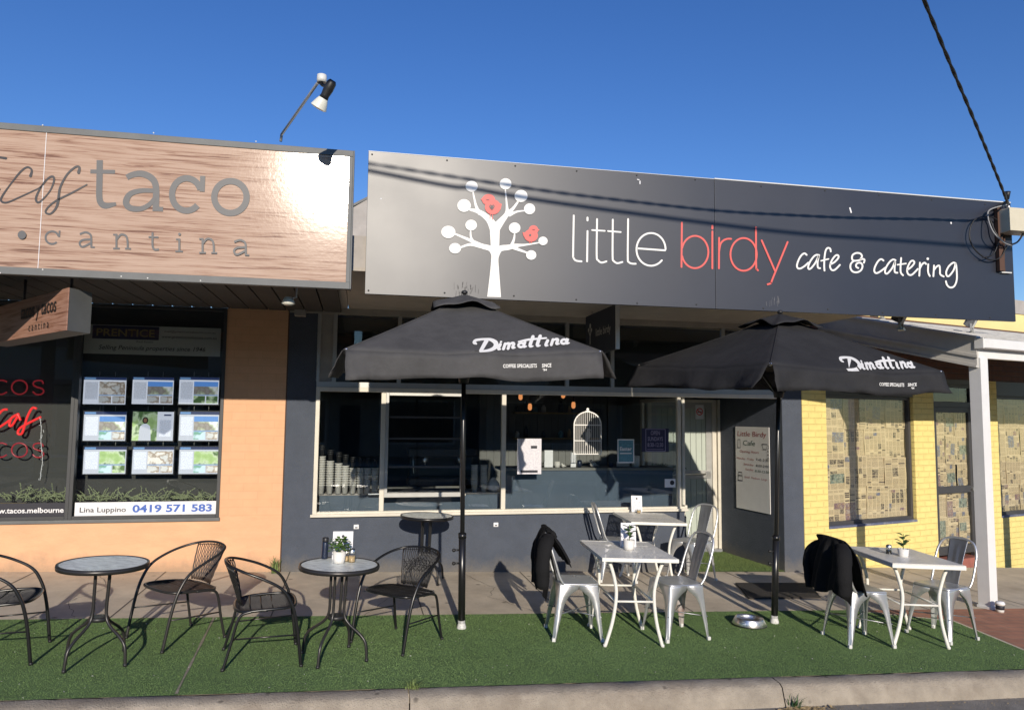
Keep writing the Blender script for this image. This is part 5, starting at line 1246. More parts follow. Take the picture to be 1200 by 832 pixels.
# =================================================================== umbrellas
def umbrella(base,top,yaw,size,rise,label,tmap,small,seed,cv='canvas'):
    base=Vector(base); top=Vector(top); n=(top-base).normalized(); L=(top-base).length
    a=Vector((math.cos(yaw),math.sin(yaw),0)); a=(a-n*a.dot(n)).normalized(); b=n.cross(a)
    Mx=Matrix((a,b,n)).transposed().to_4x4(); Mx.translation=base
    r=empty('umbrella',base,label,'umbrella','black cafe umbrellas under the fascia',tilt=False); r.rotation_euler=Mx.to_euler()
    h=size/2; rd=random.Random(seed)
    w=MB(); w.tube([(0,0,.02),(0,0,L+rise-.02)],.019,14); w.build('pole','black_metal',r)
    w=MB(); w.tube([(0,0,.05),(0,0,.78)],.030,16); w.tube([(0,0,.76),(0,0,.80)],.034,16); w.build('pole_sleeve','black_metal',r)
    w=MB()
    for z in (.66,.55): w.tube([(-.03,0,z),(-.065,0,z)],.008,8); w.ball((-.07,0,z),.016,8)
    w.build('clamp_knob','black_plastic',r)
    w=MB(); w.lathe([(.038,0),(.040,.015),(.03,.05),(.03,.075)],18); w.ball((0,-.03,.02),.022,10,sc=(1,.6,1)); w.build('foot','lamp_white',r)
    # canopy
    cn=[(-h,-h),(h,-h),(h,h),(-h,h)]
    canopy=MB()
    def cpt(k,u,v):
        # u along edge 0..1, v from edge (0) to apex(1)
        c0=Vector((*cn[k],0)); c1=Vector((*cn[(k+1)%4],0)); e=c0.lerp(c1,u); p=e*(1-v); z=L+rise*v
        sag=math.sin(math.pi*min(1,max(0,u)))*(1-v)*(.028)+.05*v*(1-v)*.6
        wr=noise.noise(Vector((u*5+seed*3+k*7,v*3,seed)))*.022*math.sin(math.pi*u)*(1-v)
        inn=p*(1-.02*math.sin(math.pi*u)*(1-v))
        return Vector((inn.x,inn.y,z-sag+wr))
    for k in range(4): canopy.grid(lambda u,v:cpt(k,u,v*.90),22,12)
    cano=canopy.build('canopy',cv,r,solid=.003,weld=.0005)
    va=MB()
    for k in range(4):
        c0=Vector((*cn[k],0)); c1=Vector((*cn[(k+1)%4],0)); nrm=Vector(((c1-c0).y,-(c1-c0).x,0)).normalized()
        def vf(u,v,k=k,c0=c0,c1=c1,nrm=nrm):
            uu=.006+u*.988; p=cpt(k,uu,0); dr=.175+.012*math.sin(u*9+k*2+seed)+.015*(abs(u-.5)*2)**3
            wav=math.sin(u*13+seed*2+k)*.012+math.sin(u*31+seed+k*3)*.006
            out=.012+v*(wav*1.6+.022+.05*(abs(u-.5)*2)**6+(.045 if k%2 else .0))
            return Vector((p.x,p.y,p.z-.002-dr*v))+nrm*(out+.016*v*noise.noise(Vector((u*16+v*3,v*1.5,k+seed)))+.02*v*math.sin((u+v*.12)*44+seed)*max(0,abs(u-.5)*2-.45))+noise.noise_vector(Vector((u*7,v*3,k+seed)))*.014*v
        va.grid(vf,36,5)
    vo=va.build('valance',cv,r,solid=.003)
    w=MB()
    for k in range(4): w.tube([cpt(k,0,v/10*.9)+ZZ*.003 for v in range(11)],.0045,6); w.tube([cpt(k,u/16,0)+ZZ*.0 for u in range(17)],.005,6)
    w.build('seam',cv,r)
    # vent cap
    cap=MB(); s=.265
    def cf(k,u,v):
        c0=Vector((*cn[k],0)).normalized()*s*1.414; c1=Vector((*cn[(k+1)%4],0)).normalized()*s*1.414; e=c0.lerp(c1,u)*(1-v)
        return Vector((e.x,e.y,L+rise-.085+.125*v**.8-.012+.05*math.sin(math.pi*u)**2*(1-v)**2 +.012*math.sin(u*12.6)*(1-v)))
    for k in range(4): cap.grid(lambda u,v:cf(k,u,v),14,8)
    cap.build('vent_cap',cv,r,solid=.004,weld=.0005)
    w=MB(); w.ball((0,0,L+rise+.045),.028,10,sc=(1,1,.7)); w.build('finial','black_plastic',r)
    hub=L+rise-.12; low=L-.22
    w=MB(); w.lathe([(.035,hub-.03),(.045,hub),(.045,hub+.04)],14); w.lathe([(.04,low-.05),(.05,low),(.05,low+.05)],14); w.build('hub','black_plastic',r)
    for k in range(8):
        an=k*math.pi/4+math.pi/4; e=(h*1.414 if k%2==0 else h)*.985; d=Vector((math.cos(an),math.sin(an),0))
        w=MB(); w.tube([d*.03+ZZ*hub,d*e+ZZ*(L-.012-(0 if k%2==0 else .03))],.008,6); rib=w.build('rib','black_metal',r)
        w=MB(); m=d*e*.48+ZZ*(hub+(L-.02-hub)*.48); w.tube([d*.04+ZZ*low,m],.007,6); w.build('strut','black_metal',rib)
        if k%2==0: w=MB(); w.ball(d*e+ZZ*(L+.0),.014,8); w.build('rib_tip','chrome',rib)
    # printed lettering projected on the cloth
    dgv=[]; dgf=[]
    for mbx in (canopy,va):
        o=len(dgv); dgv+=[Mx@Vector(v) for v in mbx.v]; dgf+=[tuple(i+o for i in f) for f in mbx.f]
    bv=BVHTree.FromPolygons(dgv,dgf); inv=Mx.inverted()
    def hit(x,y,off):
        d=ray(x,y).normalized(); loc,nn,i,dist=bv.ray_cast(CP,d)
        if loc is None: loc=CP+d*5.6; nn=-d
        if nn.dot(d)>0: nn=-nn
        return inv@(loc+nn*(.006+off))
    I=[]
    def st(p,w_,sub=5): I.append(stroke(p,[q*1.45 for q in w_] if isinstance(w_,list) else w_*1.45,sub=sub))
    st([(165,6),(212,86)],[20,24],0)
    st([(128,66),(112,78),(120,94),(150,99),(200,99),(250,90),(288,62),(286,30),(255,10),(205,2),(122,2)],[10,20,16,14,13,18,26,26,20,14,10])
    for x in (322,714): st([(x+4,46),(x-12,10),(x+6,6)],[18,17,8],4)
    I.append(disc((332,66),10,8))
    st([(366,46),(352,5)],17,0); st([(364,36),(385,47),(400,40),(390,5)],[8,15,17,17],5); st([(400,36),(422,47),(438,40),(428,10),(448,8)],[8,15,17,17,8],5)
    for x in (498,852):
        I.append(stroke(arc((x,25),22,17,0,360,24)[:-1],21,closed=True)); st([(x+32,46),(x+22,10),(x+44,10)],[17,17,8],4)
    for x in (584,644): st([(x+12,84),(x-12,12),(x+12,6)],[20,19,8],4)
    st([(476,52),(560,62),(706,64)],[8,13,10],4)
    st([(762,46),(748,5)],17,0); st([(760,36),(784,47),(802,40),(792,10),(814,8)],[8,15,17,17,8],5)
    # subdivide by mapping directly; strokes are short enough to follow the cloth
    decal('lettering_dimattina',I,lambda x,y,o:hit(*tmap(x,y),o*1.0),'sign_white',r,.0004)
    for s,(x0,y0),(x1,y1),hh in small:
        cu=bpy.data.curves.new('t','FONT'); cu.body=s; cu.offset=.02; cu.resolution_u=2
        ob=bpy.data.objects.new('t',cu); COL.objects.link(ob); dg=bpy.context.evaluated_depsgraph_get(); dg.update()
        me=bpy.data.meshes.new_from_object(ob.evaluated_get(dg)); bpy.data.objects.remove(ob)
        xs=[v.co.x for v in me.vertices]; xa,xb=min(xs),max(xs)
        for v in me.vertices:
            t=(v.co.x-xa)/(xb-xa); v.co=hit(x0+(x1-x0)*t,y0+(y1-y0)*t-v.co.y/.69*hh,.002)
        me.materials.clear(); me.materials.append(M['sign_white']); o=bpy.data.objects.new('lettering_small',me); COL.objects.link(o); o.parent=r
    return r
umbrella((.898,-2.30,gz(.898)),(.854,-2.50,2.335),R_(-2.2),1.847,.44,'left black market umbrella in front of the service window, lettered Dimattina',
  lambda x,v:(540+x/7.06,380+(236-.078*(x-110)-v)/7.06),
  [("COFFEE SPECIALISTS",(589.3,431.2),(629,430.6),4.2),("SINCE",(635,430.6),(646,430.2),4.2),("'94",(636,434.9),(640.8,434.8),2.6)],1,'canvas_grey')
umbrella((3.791,-2.28,gz(3.79)),(3.813,-2.40,2.26),R_(10.8),1.88,.48,'right black market umbrella turned corner forward beside the yellow shop, lettered Dimattina',
  lambda x,v:(992.4+(x-120)*.103-.082*v,434.1-(x-120)*.002-.144*v),
  [("COFFEE SPECIALISTS",(1029.6,452.2),(1058.8,453.2),3.8),("SINCE",(1063,453.0),(1073.3,452.6),3.6),("'94",(1067,456.6),(1070.6,456.4),2.4)],2)
# =================================================================== furniture
def gp(x,y): return (x,y,gz(x)+.004)
def rattan_chair(loc,rz,label,brown=False):
    r=empty('bistro_chair',loc,label,'chair','woven bistro chairs around the round tables',rz=rz)
    fm='gunmetal' if brown else 'black_metal'; rt='brown_rattan' if brown else 'rattan'
    half=[(.26,.255,.0),(.215,.262,.30),(.165,.268,.48),(.10,.270,.60),(-.02,.265,.685),(-.15,.235,.745),(-.245,.15,.785),(-.275,.0,.80)]
    P=half+[(x,-y,z) for x,y,z in half[-2::-1]]
    w=MB(); w.tube(P,.0115,10,sub=6); w.build('arm_frame',fm,r)
    half2=[(.225,.0,.425),(.215,.15,.425),(.15,.225,.425),(0,.235,.42),(-.12,.225,.40)]
    for s in (1,-1):
        w=MB(); w.tube([(.02,.235*s,.415),(-.10,.228*s,.405),(-.165,.222*s,.36),(-.205,.225*s,.18),(-.245,.235*s,0)],.010,8,sub=6); w.build('leg',fm,r)
        w=MB(); w.tube([(.225,.258*s,.235),(-.195,.222*s,.215)],.006,6); w.build('stretcher',fm,r)
        w=MB(); 
        for x,y in ((.26,.255*s),(-.245,.235*s)): w.lathe([(.012,0),(.013,.02)],10,c=(x,y,0))
        w.build('foot_cap','black_plastic',r)
    rim=[(.215,0,.425),(.20,.16,.425),(.14,.222,.425),(0,.232,.418),(-.13,.215,.405),(-.185,.13,.40),(-.195,0,.40)]
    rim=rim+[(x,-y,z) for x,y,z in rim[-2:0:-1]]
    w=MB(); w.tube(rim,.011,8,closed=True,sub=5); w.build('seat_rim',fm,r)
    poly=[(p.x,p.y,p.z) for p in catmull(rim,5,True)]
    def ext(y):  # x extents of the rim at this y
        xs=[]
        for i in range(len(poly)):
            a,b=poly[i],poly[(i+1)%len(poly)]
            if (a[1]-y)*(b[1]-y)<0: t=(y-a[1])/(b[1]-a[1]); xs.append((a[0]+(b[0]-a[0])*t,a[2]+(b[2]-a[2])*t))
        return (min(xs),max(xs)) if len(xs)>1 else None
    w=MB(); y=-.219
    while y<.22:
        e=ext(y)
        if e:
            (x0,z0),(x1,z1)=e; n=6
            pts=[Vector((x0+(x1-x0)*i/n,y,z0+(z1-z0)*i/n+.006-.014*math.sin(math.pi*i/n))) for i in range(n+1)]
            w.tube(pts,.0042,5,squash=(1,.6))
        y+=.0108
    x=-.17
    while x<.2:
        ys=[p[1] for p in poly if abs(p[0]-x)<.02]
        if ys: w.tube([(x,min(ys),.415),(x,0,.405),(x,max(ys),.415)],.0045,5,squash=(1,.6))
        x+=.075
    w.build('seat',rt,r)
    # woven backrest: ribbons between seat rear and the top tube, fanned
    w=MB()
    def bk(u,v): # u -1..1, v 0..1
        hw=.125+.055*v; y=u*hw; top=.785-.02*(u*u); z=.43+(top-.43)*v
        x=-.175-.085*v-.02*v*v+.055*(u*u)*(.4+.6*v)
        return Vector((x,y,z))
    N=22
    for i in range(N+1):
        u=-1+2*i/N
        w.tube([bk(u,v/8)+Vector((.0016*(1 if (i+v)%2 else -1),0,0)) for v in range(9)],.0052 if abs(u)<.98 else .008,5,squash=(1,.6))
    for v in ([.04,.5,.56,.62,.97] if not brown else [.04,.97]): w.tube([bk(-1+2*k/16,v)+Vector((.003*(1 if k%2 else -1),0,0)) for k in range(17)],.004,5)
    if not brown:
        for s in (1,-1):
            for k in range(-3,4): w.tube([bk(max(-1,min(1,k*.25-.25*s)),.38),bk(max(-1,min(1,k*.25+.25*s)),.72)],.0035,5)
    w.build('backrest',rt,r)
    for o in [r]+list(r.children): pass
    for o in r.children:
        for v in o.data.vertices:
            v.co.z*=.93
            if v.co.z>.40: v.co.z=.40+(v.co.z-.40)*.83
    return r
rattan_chair(gp(-2.37,-2.79),R_(8),'black woven bistro chair cut by the left picture edge, facing the first round table')
rattan_chair(gp(-1.29,-2.45),R_(222),'brown woven bistro chair right of the leftmost round table',True)
rattan_chair(gp(-.63,-2.96),R_(8.5),'black woven bistro chair left of the middle round table, back to the brown one')
rattan_chair(gp(.36,-2.63),R_(227),'black woven bistro chair with diamond weave back between round table and umbrella pole')
def round_table(loc,rz,H,label,R0=.285,dark=False):
    r=empty('bistro_table',loc,label,'table','round glass bistro tables',rz=rz)
    w=MB(); w.lathe([(R0-.018,H-.006),(R0-.018,H-.024),(R0,H-.028),(R0+.003,H-.012),(R0,H+.002),(R0-.014,H+.003),(R0-.018,H-.003)],56,caps=False); w.build('rim','gunmetal' if not dark else 'black_metal',r)
    w=MB(); w.lathe([(0.0001,H-.001),(R0-.016,H-.001)],56,caps=False); w.lathe([(R0-.016,H-.008),(0.0001,H-.008)],56,caps=False); w.build('tabletop','table_glass',r)
    w=MB(); w.box(-.075,.075,-.075,.075,H-.06,H-.03); w.lathe([(.06,.27),(.066,.285),(.06,.30)],16); w.build('collar','black_plastic',r,bevel=.006)
    for k in range(4):
        a=math.pi/2*k; d=Vector((math.cos(a),math.sin(a),0))
        w=MB(); w.tube([d*.062+ZZ*(H-.03),d*.058+ZZ*.45,d*.06+ZZ*.31,d*.10+ZZ*.245,d*.19+ZZ*.18,d*.235+ZZ*.12,d*.25+ZZ*0],.0105,8,sub=5); w.build('leg','gunmetal' if not dark else 'black_metal',r)
        w=MB(); w.lathe([(.013,0),(.013,.02)],10,c=d*.25); w.build('foot_cap','black_plastic',r)
    w=MB()
    for k in range(4):
        a=math.pi/2*k; b=a+math.pi/2
        w.tube([Vector((math.cos(a),math.sin(a),0))*.238+ZZ*.1,Vector((math.cos((a+b)/2),math.sin((a+b)/2),0))*.02+ZZ*.30],.001,4)
    return r
TH=.655
round_table(gp(-1.70,-2.96),R_(62),TH,'leftmost round glass table with nothing on it')
round_table(gp(-.12,-2.99),R_(66),TH,'middle round glass table carrying a potted plant and shakers')
round_table(gp(.74,-.50),R_(30),.69,'round glass table alone against the navy wall behind the umbrella pole',dark=True)
# ---- galvanised chairs
def leg_channel(sx,sy,m,r,rear=False):
    w=MB()
    prof=[(.442,.165),(.425,.165),(.402,.158),(.375,.120),(.345,.088),(.30,.066),(.24,.052),(.12,.036),(.03,.026),(0,.024)]
    def corner(z):
        t=1-z/.442; return Vector((sx*(.162+.045*t+.0*t*t),sy*(.162+.043*t),z))
    rows=[]
    for z,wd in prof:
        c=corner(z); b=.014
        rows.append([c+Vector((-sx*wd,0,0)),c+Vector((-sx*wd*.45,sy*.002,0)),c+Vector((-sx*b,0,0)),c+Vector((-sx*b*.3,-sy*b*.3,0)),c+Vector((0,-sy*b,0)),c+Vector((sx*.002,-sy*wd*.45,0)),c+Vector((0,-sy*wd,0))])
    vs=[p for rw in rows for p in rw]; n=7
    w.add(vs,[(i*n+j,i*n+j+1,(i+1)*n+j+1,(i+1)*n+j) for i in range(len(rows)-1) for j in range(n-1)],0,True)
    o=w.build('leg',m,r,solid=.0035)
    if m=='rusty_leg': o['label']='red rust stained rear leg'
    w=MB(); c=corner(.012); w.box(c.x-.014-sx*.006,c.x+.014-sx*.006,c.y-.014-sy*.006,c.y+.014-sy*.006,-.002,.028); w.build('foot_cap','lamp_white',o,bevel=.004)
def metal_chair(loc,rz,label,rusty=False):
    r=empty('metal_chair',loc,label,'chair','galvanised steel chairs at the square tables',rz=rz)
    w=MB()
    def seat(u,v):
        x=(u-.5)*2; y=(v-.5)*2; k=.178
        # squircle with dished middle
        m=max(abs(x),abs(y)); 
        f=(1-.10*(min(abs(x),abs(y))**4)) if m>0 else 1
        z=.452-.010*(1-x*x)*(1-y*y)-.012*max(0,m-.9)*10*.9
        return Vector((x*k*f,y*k*f,z))
    w.grid(seat,18,18); w.build('seat','galv',r,solid=.004)
    for sx in (1,-1):
        for sy in (1,-1): leg_channel(sx,sy,'rusty_leg' if rusty and sx<0 and sy<0 else 'galv',r)
    w=MB()
    for a,b in (((.19,.19,.2),(-.19,-.19,.2)),((.19,-.19,.19),(-.19,.19,.19))): w.tube([a,b],.005,6)
    w.build('cross_brace','galv_dark',r)
    half=[(-.13,.172,.445),(-.165,.178,.50),(-.205,.182,.62),(-.245,.172,.74),(-.268,.135,.815),(-.278,.07,.842),(-.28,0,.846)]
    P=half+[(x,-y,z) for x,y,z in half[-2::-1]]
    w=MB(); w.tube(P,.0105,10,sub=6); w.build('back_frame','galv',r)
    w=MB()
    def spl(u,v):
        y=(u-.5)*(.115+.055*v); z=.445+.395*v; x=-.158-.118*v+.006*math.sin(v*3.1)-.006*math.cos((u-.5)*3.1)
        x+= .004*(1 if abs(u-.5)<.12 and .15<v<.85 else 0)
        return Vector((x,y,z))
    w.grid(spl,14,16); w.build('backrest','galv_dark',r,solid=.003)
    return r
E_c=metal_chair(gp(1.80,-2.53),R_(-5),'silver metal chair under a slumped black jacket, left of the front perforated table')
metal_chair(gp(2.68,-2.58),R_(189),'silver metal chair with a rusty rear leg, right of the front square table',True)
metal_chair(gp(2.92,-.42),R_(-8),'silver metal chair near the navy wall, left of the rear square table')
metal_chair(gp(3.84,-.44),R_(207),'silver metal chair right of the rear square table in front of the cafe door')
I_c=metal_chair(gp(4.22,-2.86),R_(-3),'silver metal chair mostly hidden by a black jacket, left of the right square table')
metal_chair(gp(5.13,-2.77),R_(197),'silver metal chair at the far right beside the white verandah post')
def sq_table(loc,rz,H,label,mesh=True,dx=.31,dy=.42):
    r=empty('cafe_table',loc,label,'table','square white cafe tables',rz=rz)
    m='table_white'; w=MB()
    for a in (-1,1):
        w.box(-dx,dx,a*dy-.018 if a>0 else a*dy-.0,a*dy if a>0 else a*dy+.018,H-.03,H)
        w.box(a*dx-.018 if a>0 else a*dx,a*dx if a>0 else a*dx+.018,-dy+.018,dy-.018,H-.03,H)
    if not mesh: w.box(-dx,dx,-dy,dy,H+.001,H+.006)
    w.build('table_frame',m,r,bevel=.003)
    w=MB(); w.quad((-dx+.016,-dy+.016,H-.002),(dx-.016,-dy+.016,H-.002),(dx-.016,dy-.016,H-.002),(-dx+.016,dy-.016,H-.002))
    if mesh:
        w.build('tabletop','table_mesh',r); w=MB()
        for y in (-.15,.15): w.box(-dx+.018,dx-.018,y-.012,y+.012,H-.02,H-.006)
        w.build('cross_bar',m,r)
    else:
        w=MB(); w.box(-dx+.006,dx-.006,-dy+.006,dy-.006,H+.0065,H+.0085); w.build('tabletop','table_stone',r)
    for sx in (-1,1):
        for sy in (-1,1):
            f=[(.235,H-.03),(.20,H-.10),(.165,H-.22),(.155,.40),(.165,.28),(.19,.15),(.235,0)]
            w=MB(); w.tube([(sx*(a),sy*(.29 if sy<0 else .29),z) for a,z in f],.0160,8,sub=5,squash=(1,.9)); lg=w.build('leg',m,r)
            w=MB(); w.lathe([(.015,0),(.015,.02)],10,c=(sx*.235,sy*.29,0)); w.build('foot_cap','post_white',lg)
    w=MB(); 
    for sx in (-1,1): w.tube([(sx*.158,-.29,.35),(sx*.158,.29,.35)],.009,8)
    for sy in (-1,1): w.tube([(-.158,sy*.29,.35),(.158,sy*.29,.35)],.009,8)
    w.build('stretcher',m,r)
    return r
t4=(2.22,-2.60,.71); t5=(3.23,-.60,.72); t6=(4.70,-2.80,.70)
sq_table(gp(*t4[:2]),R_(-5),t4[2],'white perforated steel table between the two front silver chairs')
sq_table(gp(*t5[:2]),R_(-6),t5[2],'white perforated steel table at the rear by the cafe window')
sq_table(gp(*t6[:2]),R_(-10),t6[2],'white table with a solid pale top in front of the yellow shop',mesh=False)
# ---- jackets
def jacket(chair_loc,rz,label,seed,wide=1.0,hang=.50,front=.16):
    r=empty('jacket',chair_loc,label,'jacket','black jackets hung on chair backs',rz=rz)
    w=MB()
    prof=[(-.10,.80-front),(-.17,.845-front*.6),(-.225,.80),(-.262,.862),(-.30,.868),(-.325,.82),(-.335,.72),(-.335,.60),(-.335,.48),(-.34,.845-hang)]
    pp=catmull([(x+.022,0,z-.002) for x,z in prof],4)
    def f(u,v):
        k=v*(len(pp)-1); i=min(int(k),len(pp)-2); p=pp[i].lerp(pp[i+1],k-i)
        s=(u-.5)*2; topd=abs(p.z-.86)
        hw=(.175+.075*min(1,topd/.16))*wide+.02*min(1,topd/.4)
        y=s*hw+.02*math.sin(p.z*9+seed)
        droop=-.10*max(0,abs(s)-.55)**1.3*2.0*(1 if v>.45 else 0.2)
        fold=(.022*math.sin(s*7+seed+p.z*4)+.014*math.sin(s*15+seed*2+p.z*9)+.012*noise.noise(Vector((s*5,p.z*9,seed))))*min(1,topd/.10)
        x=p.x-fold*(1 if p.x<-.28 else -.7)+(.05*abs(s)**3)*(1 if p.x<-.28 else 0)
        return Vector((x,y,p.z+droop+.012*noise.noise(Vector((s*2,v*4,seed)))+(.03*math.sin(s*4+seed) if v>.93 else 0)))
    w.grid(f,40,36); w.build('body','jacket_cloth',r,solid=.010,subsurf=1)
    w=MB()
    w.tube([(-.26,-.16*wide,.82),(-.30,-.24*wide,.74),(-.32,-.27*wide,.60),(-.315,-.265*wide,.47),(-.31,-.25*wide,.845-hang+.02)],[.05,.062,.058,.050,.045],12,sub=6,squash=(1,.7)); w.build('sleeve','jacket_cloth',r)
    w=MB(); w.tube([(-.225,.15*wide,.80),(-.275,.23*wide,.72),(-.30,.245*wide,.62),(-.295,.24*wide,.50),(-.30,.215*wide,.845-hang-.03)],[.05,.06,.055,.050,.045],12,sub=6,squash=(1,.7)); w.build('sleeve','jacket_cloth',r)
    w=MB(); w.tube([(-.19,-.10,.80),(-.22,-.09,.835),(-.25,-.05,.848),(-.255,.04,.85),(-.225,.09,.838),(-.19,.10,.80)],[.014,.02,.024,.024,.02,.014],8,sub=5); w.build('collar','jacket_cloth',r)
    return r
jacket(gp(1.80,-2.53),R_(-5),'black jacket slumped over the chair left of the middle square table',1,.92,.44,.20)
jacket(gp(4.22,-2.86),R_(-3),'black jacket draped wide over the chair in front of the yellow shop',4,1.12,.42,.36)
# ---- table top objects
def ontop(px,py,t,Hoff=0):
    z=gz(t[0])+.004+t[2]; 
    for _ in range(3): q=onZ(px,py,z); z=gz(t[0])+.004+t[2]+GX*(q.x-t[0])
    return Vector((q.x,q.y,z+.001+Hoff))
T2=(-.12,-2.99,TH)
def pot(q,rad,h,label,kind,seed):
    r=empty('potted_plant',q,label,'plant')
    w=MB(); n=24; prof=[(rad*.8,0),(rad*.9,h*.3),(rad,h),(rad*.9,h),(rad*.86,h*.85)]
    w.lathe(prof,n); 
    for i,v in enumerate(w.v):
        j=i%n; w.v[i]=(v[0]*(1+.035*(j%2)),v[1]*(1+.035*(j%2)),v[2])
    w.build('pot','pot_white',r)
    w=MB(); w.lathe([(rad*.87,h*.86),(0.001,h*.88)],16,caps=False); w.build('soil','soil',r)
    rd=random.Random(seed); w=MB(); st_=MB()
    def leaf(c,d,L,wd,cu=.3):
        d=d.normalized(); s=d.cross(ZZ); s=s.normalized() if s.length>.01 else Vector((1,0,0)); n_=s.cross(d)
        row=[]
        for k,(t,ww) in enumerate(((0,.12),(.25,.75),(.5,1),(.75,.8),(1,.05))):
            p=c+d*L*t-ZZ*cu*L*t*t+n_*0; row.append((p-s*wd*ww+n_*wd*.25*ww,p,p+s*wd*ww+n_*wd*.25*ww))
        vs=[p for rw in row for p in rw]; w.add(vs,[(i*3+j,i*3+j+1,(i+1)*3+j+1,(i+1)*3+j) for i in range(4) for j in range(2)],0,True)
    if kind=='bushy':
        for i in range(95):
            a=rd.random()*6.28; e=rd.uniform(-.1,1.2); R0=rad*rd.uniform(.3,1.25); c=Vector((math.cos(a)*R0,math.sin(a)*R0,h+rd.uniform(.0,.085)))
            leaf(c,Vector((math.cos(a),math.sin(a),e)),rd.uniform(.03,.052),.015)
        for i in range(9):
            a=rd.random()*6.28; st_.tube([(0,0,h*.85),(math.cos(a)*rad*.6,math.sin(a)*rad*.6,h+.04)],.0015,5)
    else:
        for i in range(9):
            a=i*2.4+seed; z=h+.015+i*.012; st_a=Vector((math.cos(a)*.008,math.sin(a)*.008,z))
            leaf(st_a,Vector((math.cos(a),math.sin(a),.75-.03*i)),.085-.003*i,.026,.25)
        st_.tube([(0,0,h*.85),(.004,.002,h+.06),(0,0,h+.125)],.0035,6)
    w.build('leaves','leaf_green' if kind=='bushy' else 'leaf_dark',r); st_.build('stem','leaf_green',r)
    if kind=='bushy':
        w=MB()
        for i in range(22):
            a=rd.random()*6.28; R0=rad*rd.uniform(.2,1.1); w.ball((math.cos(a)*R0-.02,math.sin(a)*R0,h+rd.uniform(.05,.085)),.0045,6)
        w.build('blossoms','paper_white',r)
    return r
pot(ontop(397,659.5,T2),.048,.085,'bushy green plant in a ribbed white pot on the middle round table','bushy',3)
pot(ontop(737,644,t4),.047,.082,'leafy plant in a white pot on the front perforated table','rosette',5)
pot(ontop(1058.5,653,t6),.045,.075,'broad leaved plant in a white pot on the pale table by the yellow shop','rosette',8)
def card(q,rz,label,w_=.085,h=.155,tint='paper_white',pr='menu_print'):
    r=empty('menu_card',q,label,'menu','menu cards standing on the tables',rz=rz)
    w=MB(); w.add([(-w_/2,0,0),(w_/2,0,0),(w_/2,.03,h),(-w_/2,.03,h),(-w_/2,.035,0),(w_/2,.035,0),(w_/2,.033,h),(-w_/2,.033,h)],[(0,1,2,3),(5,4,7,6),(3,2,6,7),(0,3,7,4),(1,5,6,2)]); w.build('sheet',tint,r)
    w=MB(); k=.03/h; w.add([(-w_*.38,k*h*.12-.0015,h*.12),(w_*.38,k*h*.12-.0015,h*.12),(w_*.38,k*h*.68-.0015,h*.68),(-w_*.38,k*h*.68-.0015,h*.68)],[(0,1,2,3)]); w.build('print',pr,r)
    w=MB(); V,F=disc((0,h*.82),.011); w.add([(v.x,k*v.y-.0015,v.y) for v in V],F); w.build('emblem','ink_dark',r)
def on2(px,py,rmax=.235):
    q=ontop(px,py,T2); c=Vector((T2[0],T2[1],0)); d=Vector((q.x,q.y,0))-c
    if d.length>rmax: d=d.normalized()*rmax
    x,y=c.x+d.x,c.y+d.y; return Vector((x,y,gz(T2[0])+.004+T2[2]+.001+GX*(x-T2[0])))
card(on2(401,655),R_(8),'menu card leaning behind the bushy plant on the middle round table',.15,.20)
card(ontop(737,641,t4),R_(2),'menu card behind the potted plant on the front perforated table',.135,.20)
card(ontop(746.5,600,t5),R_(0),'menu card on the rear perforated table by the window',.135,.19)
def shaker(q,label,body='salt',s=1.0):
    r=empty('shaker',q,label,'shaker')
    w=MB(); w.lathe([(.0145*s,.003),(.0145*s,.028*s)],16); w.build('contents',body,r)
    w=MB(); w.lathe([(.017*s,0),(.018*s,.005),(.018*s,.034*s),(.014*s,.040*s)],16); w.build('jar','jar_glass',r)
    w=MB(); w.lathe([(.0155*s,.039*s),(.016*s,.043*s),(.015*s,.055*s),(.008*s,.060*s),(.001,.061*s)],16); w.build('lid','chrome',r)
shaker(ontop(405.5,657.5,T2),'small orange filled shaker half behind the plant on the middle round table',s=1.4)
shaker(ontop(412,658.5,T2),'front orange filled shaker with silver lid on the middle round table',s=1.65)
shaker(ontop(1041.5,650,t6),'squat glass shaker beside the plant on the pale table','mat_black',1.5)
q=ontop(748.5,601,t5); r=empty('candle_jar',q,'little gold glass jar in front of the rear menu card','jar')
w=MB(); w.lathe([(.024,0),(.026,.02),(.025,.045)],18); w.build('jar','jar_glass',r); w=MB(); w.lathe([(.022,.002),(.023,.03)],18); w.build('contents','salt',r)
q=on2(377,653); r=empty('drink_bottle',q,'slim dark blue metal bottle at the back of the middle round table','bottle')
w=MB(); w.lathe([(.022,0),(.024,.008),(.024,.115),(.021,.125)],20); w.build('body','bottle_blue',r); w=MB(); w.lathe([(.023,.126),(.0235,.13),(.0235,.152),(.02,.156),(.001,.157)],20); w.build('cap','black_plastic',r)
# ---- dog bowl and mat
q=onG(878,733); r=empty('dog_bowl',(q.x,q.y,gz(q.x)+.012),'shiny steel dog bowl on the turf beside the right umbrella pole','bowl')
w=MB(); w.lathe([(.150,0),(.152,.004),(.125,.058),(.122,.064),(.117,.064),(.112,.05),(.10,.018),(.07,.012),(.001,.011)],40); w.build('bowl','chrome',r)
w=MB(); w.lathe([(.152,.0),(.156,.003),(.152,.007)],40); w.build('rubber_ring','black_plastic',r)
w=MB(); w.quad((.06,-.130,.012),(.10,-.104,.012),(.090,-.092,.038),(.055,-.114,.038)); w.build('sticker','teal_ink',r)
mp_=[onG(862,684),onG(948,684),onG(962,701),onG(878,702)]
w=MB(); w.prism([(p.x,p.y,gz(p.x)+.003) for p in mp_][::-1],(0,0,1),.012); o=w.build('doormat','mat_black'); tag(o,'thin dark rubber mat lying on the concrete behind the dog bowl','mat')
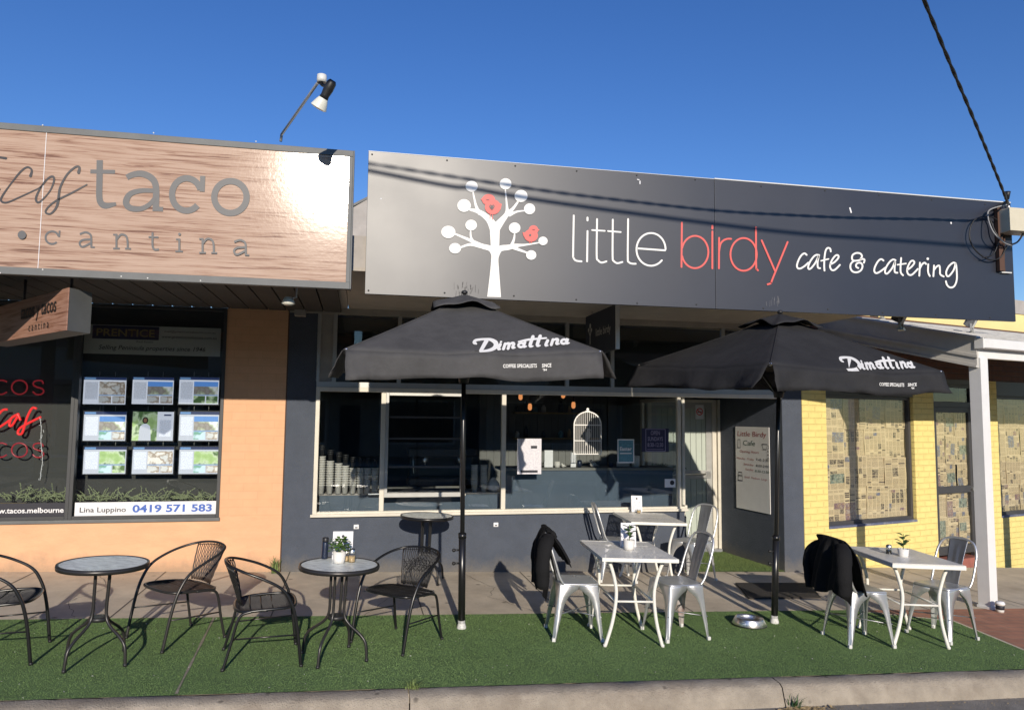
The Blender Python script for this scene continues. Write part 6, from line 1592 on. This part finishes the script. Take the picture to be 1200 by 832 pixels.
# =================================================================== across the street: unseen shop row added to keep sky out of the glass reflections
hs=empty('shop_building',(2,-27,gz(2)),'unseen long low shop row across the road, added to fill the window reflections','shop',tilt=False)
w=MB(); w.box(-34,34,-8,0,-1.5,4.6); w.build('wall','far_cream',hs)
w=MB(); w.box(-34,34,-.1,.06,4.6,5.1); w.build('parapet','far_roof',hs)
w=MB(); w.box(-34,34,0,2.2,2.9,3.1); w.build('awning','far_roof',hs)
for i in range(11):
    x=-31+i*6; w=MB(); w.box(x,x+3.6,0,.04,.4,2.5); f=w.build('window','white_paint',hs); w=MB(); w.box(x+.08,x+3.52,.04,.05,.48,2.42); w.build('pane','scr_black',f)
    w=MB(); w.box(x+4.2,x+5.1,0,.05,-.2,2.2); w.build('door','navy_dark',hs)
# =================================================================== light, sky, camera
wd_=bpy.data.worlds.new('World'); S.world=wd_; wd_.use_nodes=True; nt=wd_.node_tree; bg=nt.nodes['Background']
sk=nt.nodes.new('ShaderNodeTexSky'); sk.sky_type='NISHITA'; sk.sun_disc=False; sk.sun_elevation=math.asin(SUN.z); sk.sun_rotation=math.atan2(SUN.x,SUN.y); sk.air_density=1.0; sk.dust_density=.0; sk.ozone_density=3.4; sk.altitude=50
hsn=nt.nodes.new('ShaderNodeHueSaturation'); hsn.inputs['Saturation'].default_value=1.22; hsn.inputs['Hue'].default_value=.516; nt.links.new(sk.outputs[0],hsn.inputs['Color']); nt.links.new(hsn.outputs[0],bg.inputs[0]); bg.inputs[1].default_value=.125
sl=bpy.data.lights.new('sun','SUN'); sl.energy=4.1; sl.angle=R_(.5); sl.color=(1,.90,.76); so=bpy.data.objects.new('sun',sl); COL.objects.link(so); so.rotation_euler=SUN.to_track_quat('Z','Y').to_euler(); so.location=(0,-20,12)
cd=bpy.data.cameras.new('camera'); co=bpy.data.objects.new('camera',cd); COL.objects.link(co); S.camera=co
cd.sensor_width=36; cd.lens=FPX/1200*36; cd.clip_end=500; cd.clip_start=.05
co.matrix_world=Matrix(((AX.x,AU.x,-AF.x,CP.x),(AX.y,AU.y,-AF.y,CP.y),(AX.z,AU.z,-AF.z,CP.z),(0,0,0,1)))
S.view_settings.view_transform='Standard'; S.view_settings.look='None'; S.view_settings.exposure=.14; S.view_settings.gamma=1
S.render.engine='CYCLES'; S.cycles.max_bounces=8; S.cycles.transparent_max_bounces=16; S.cycles.glossy_bounces=4
S.cycles.sample_clamp_indirect=8
S.render.resolution_x=1024; S.render.resolution_y=709
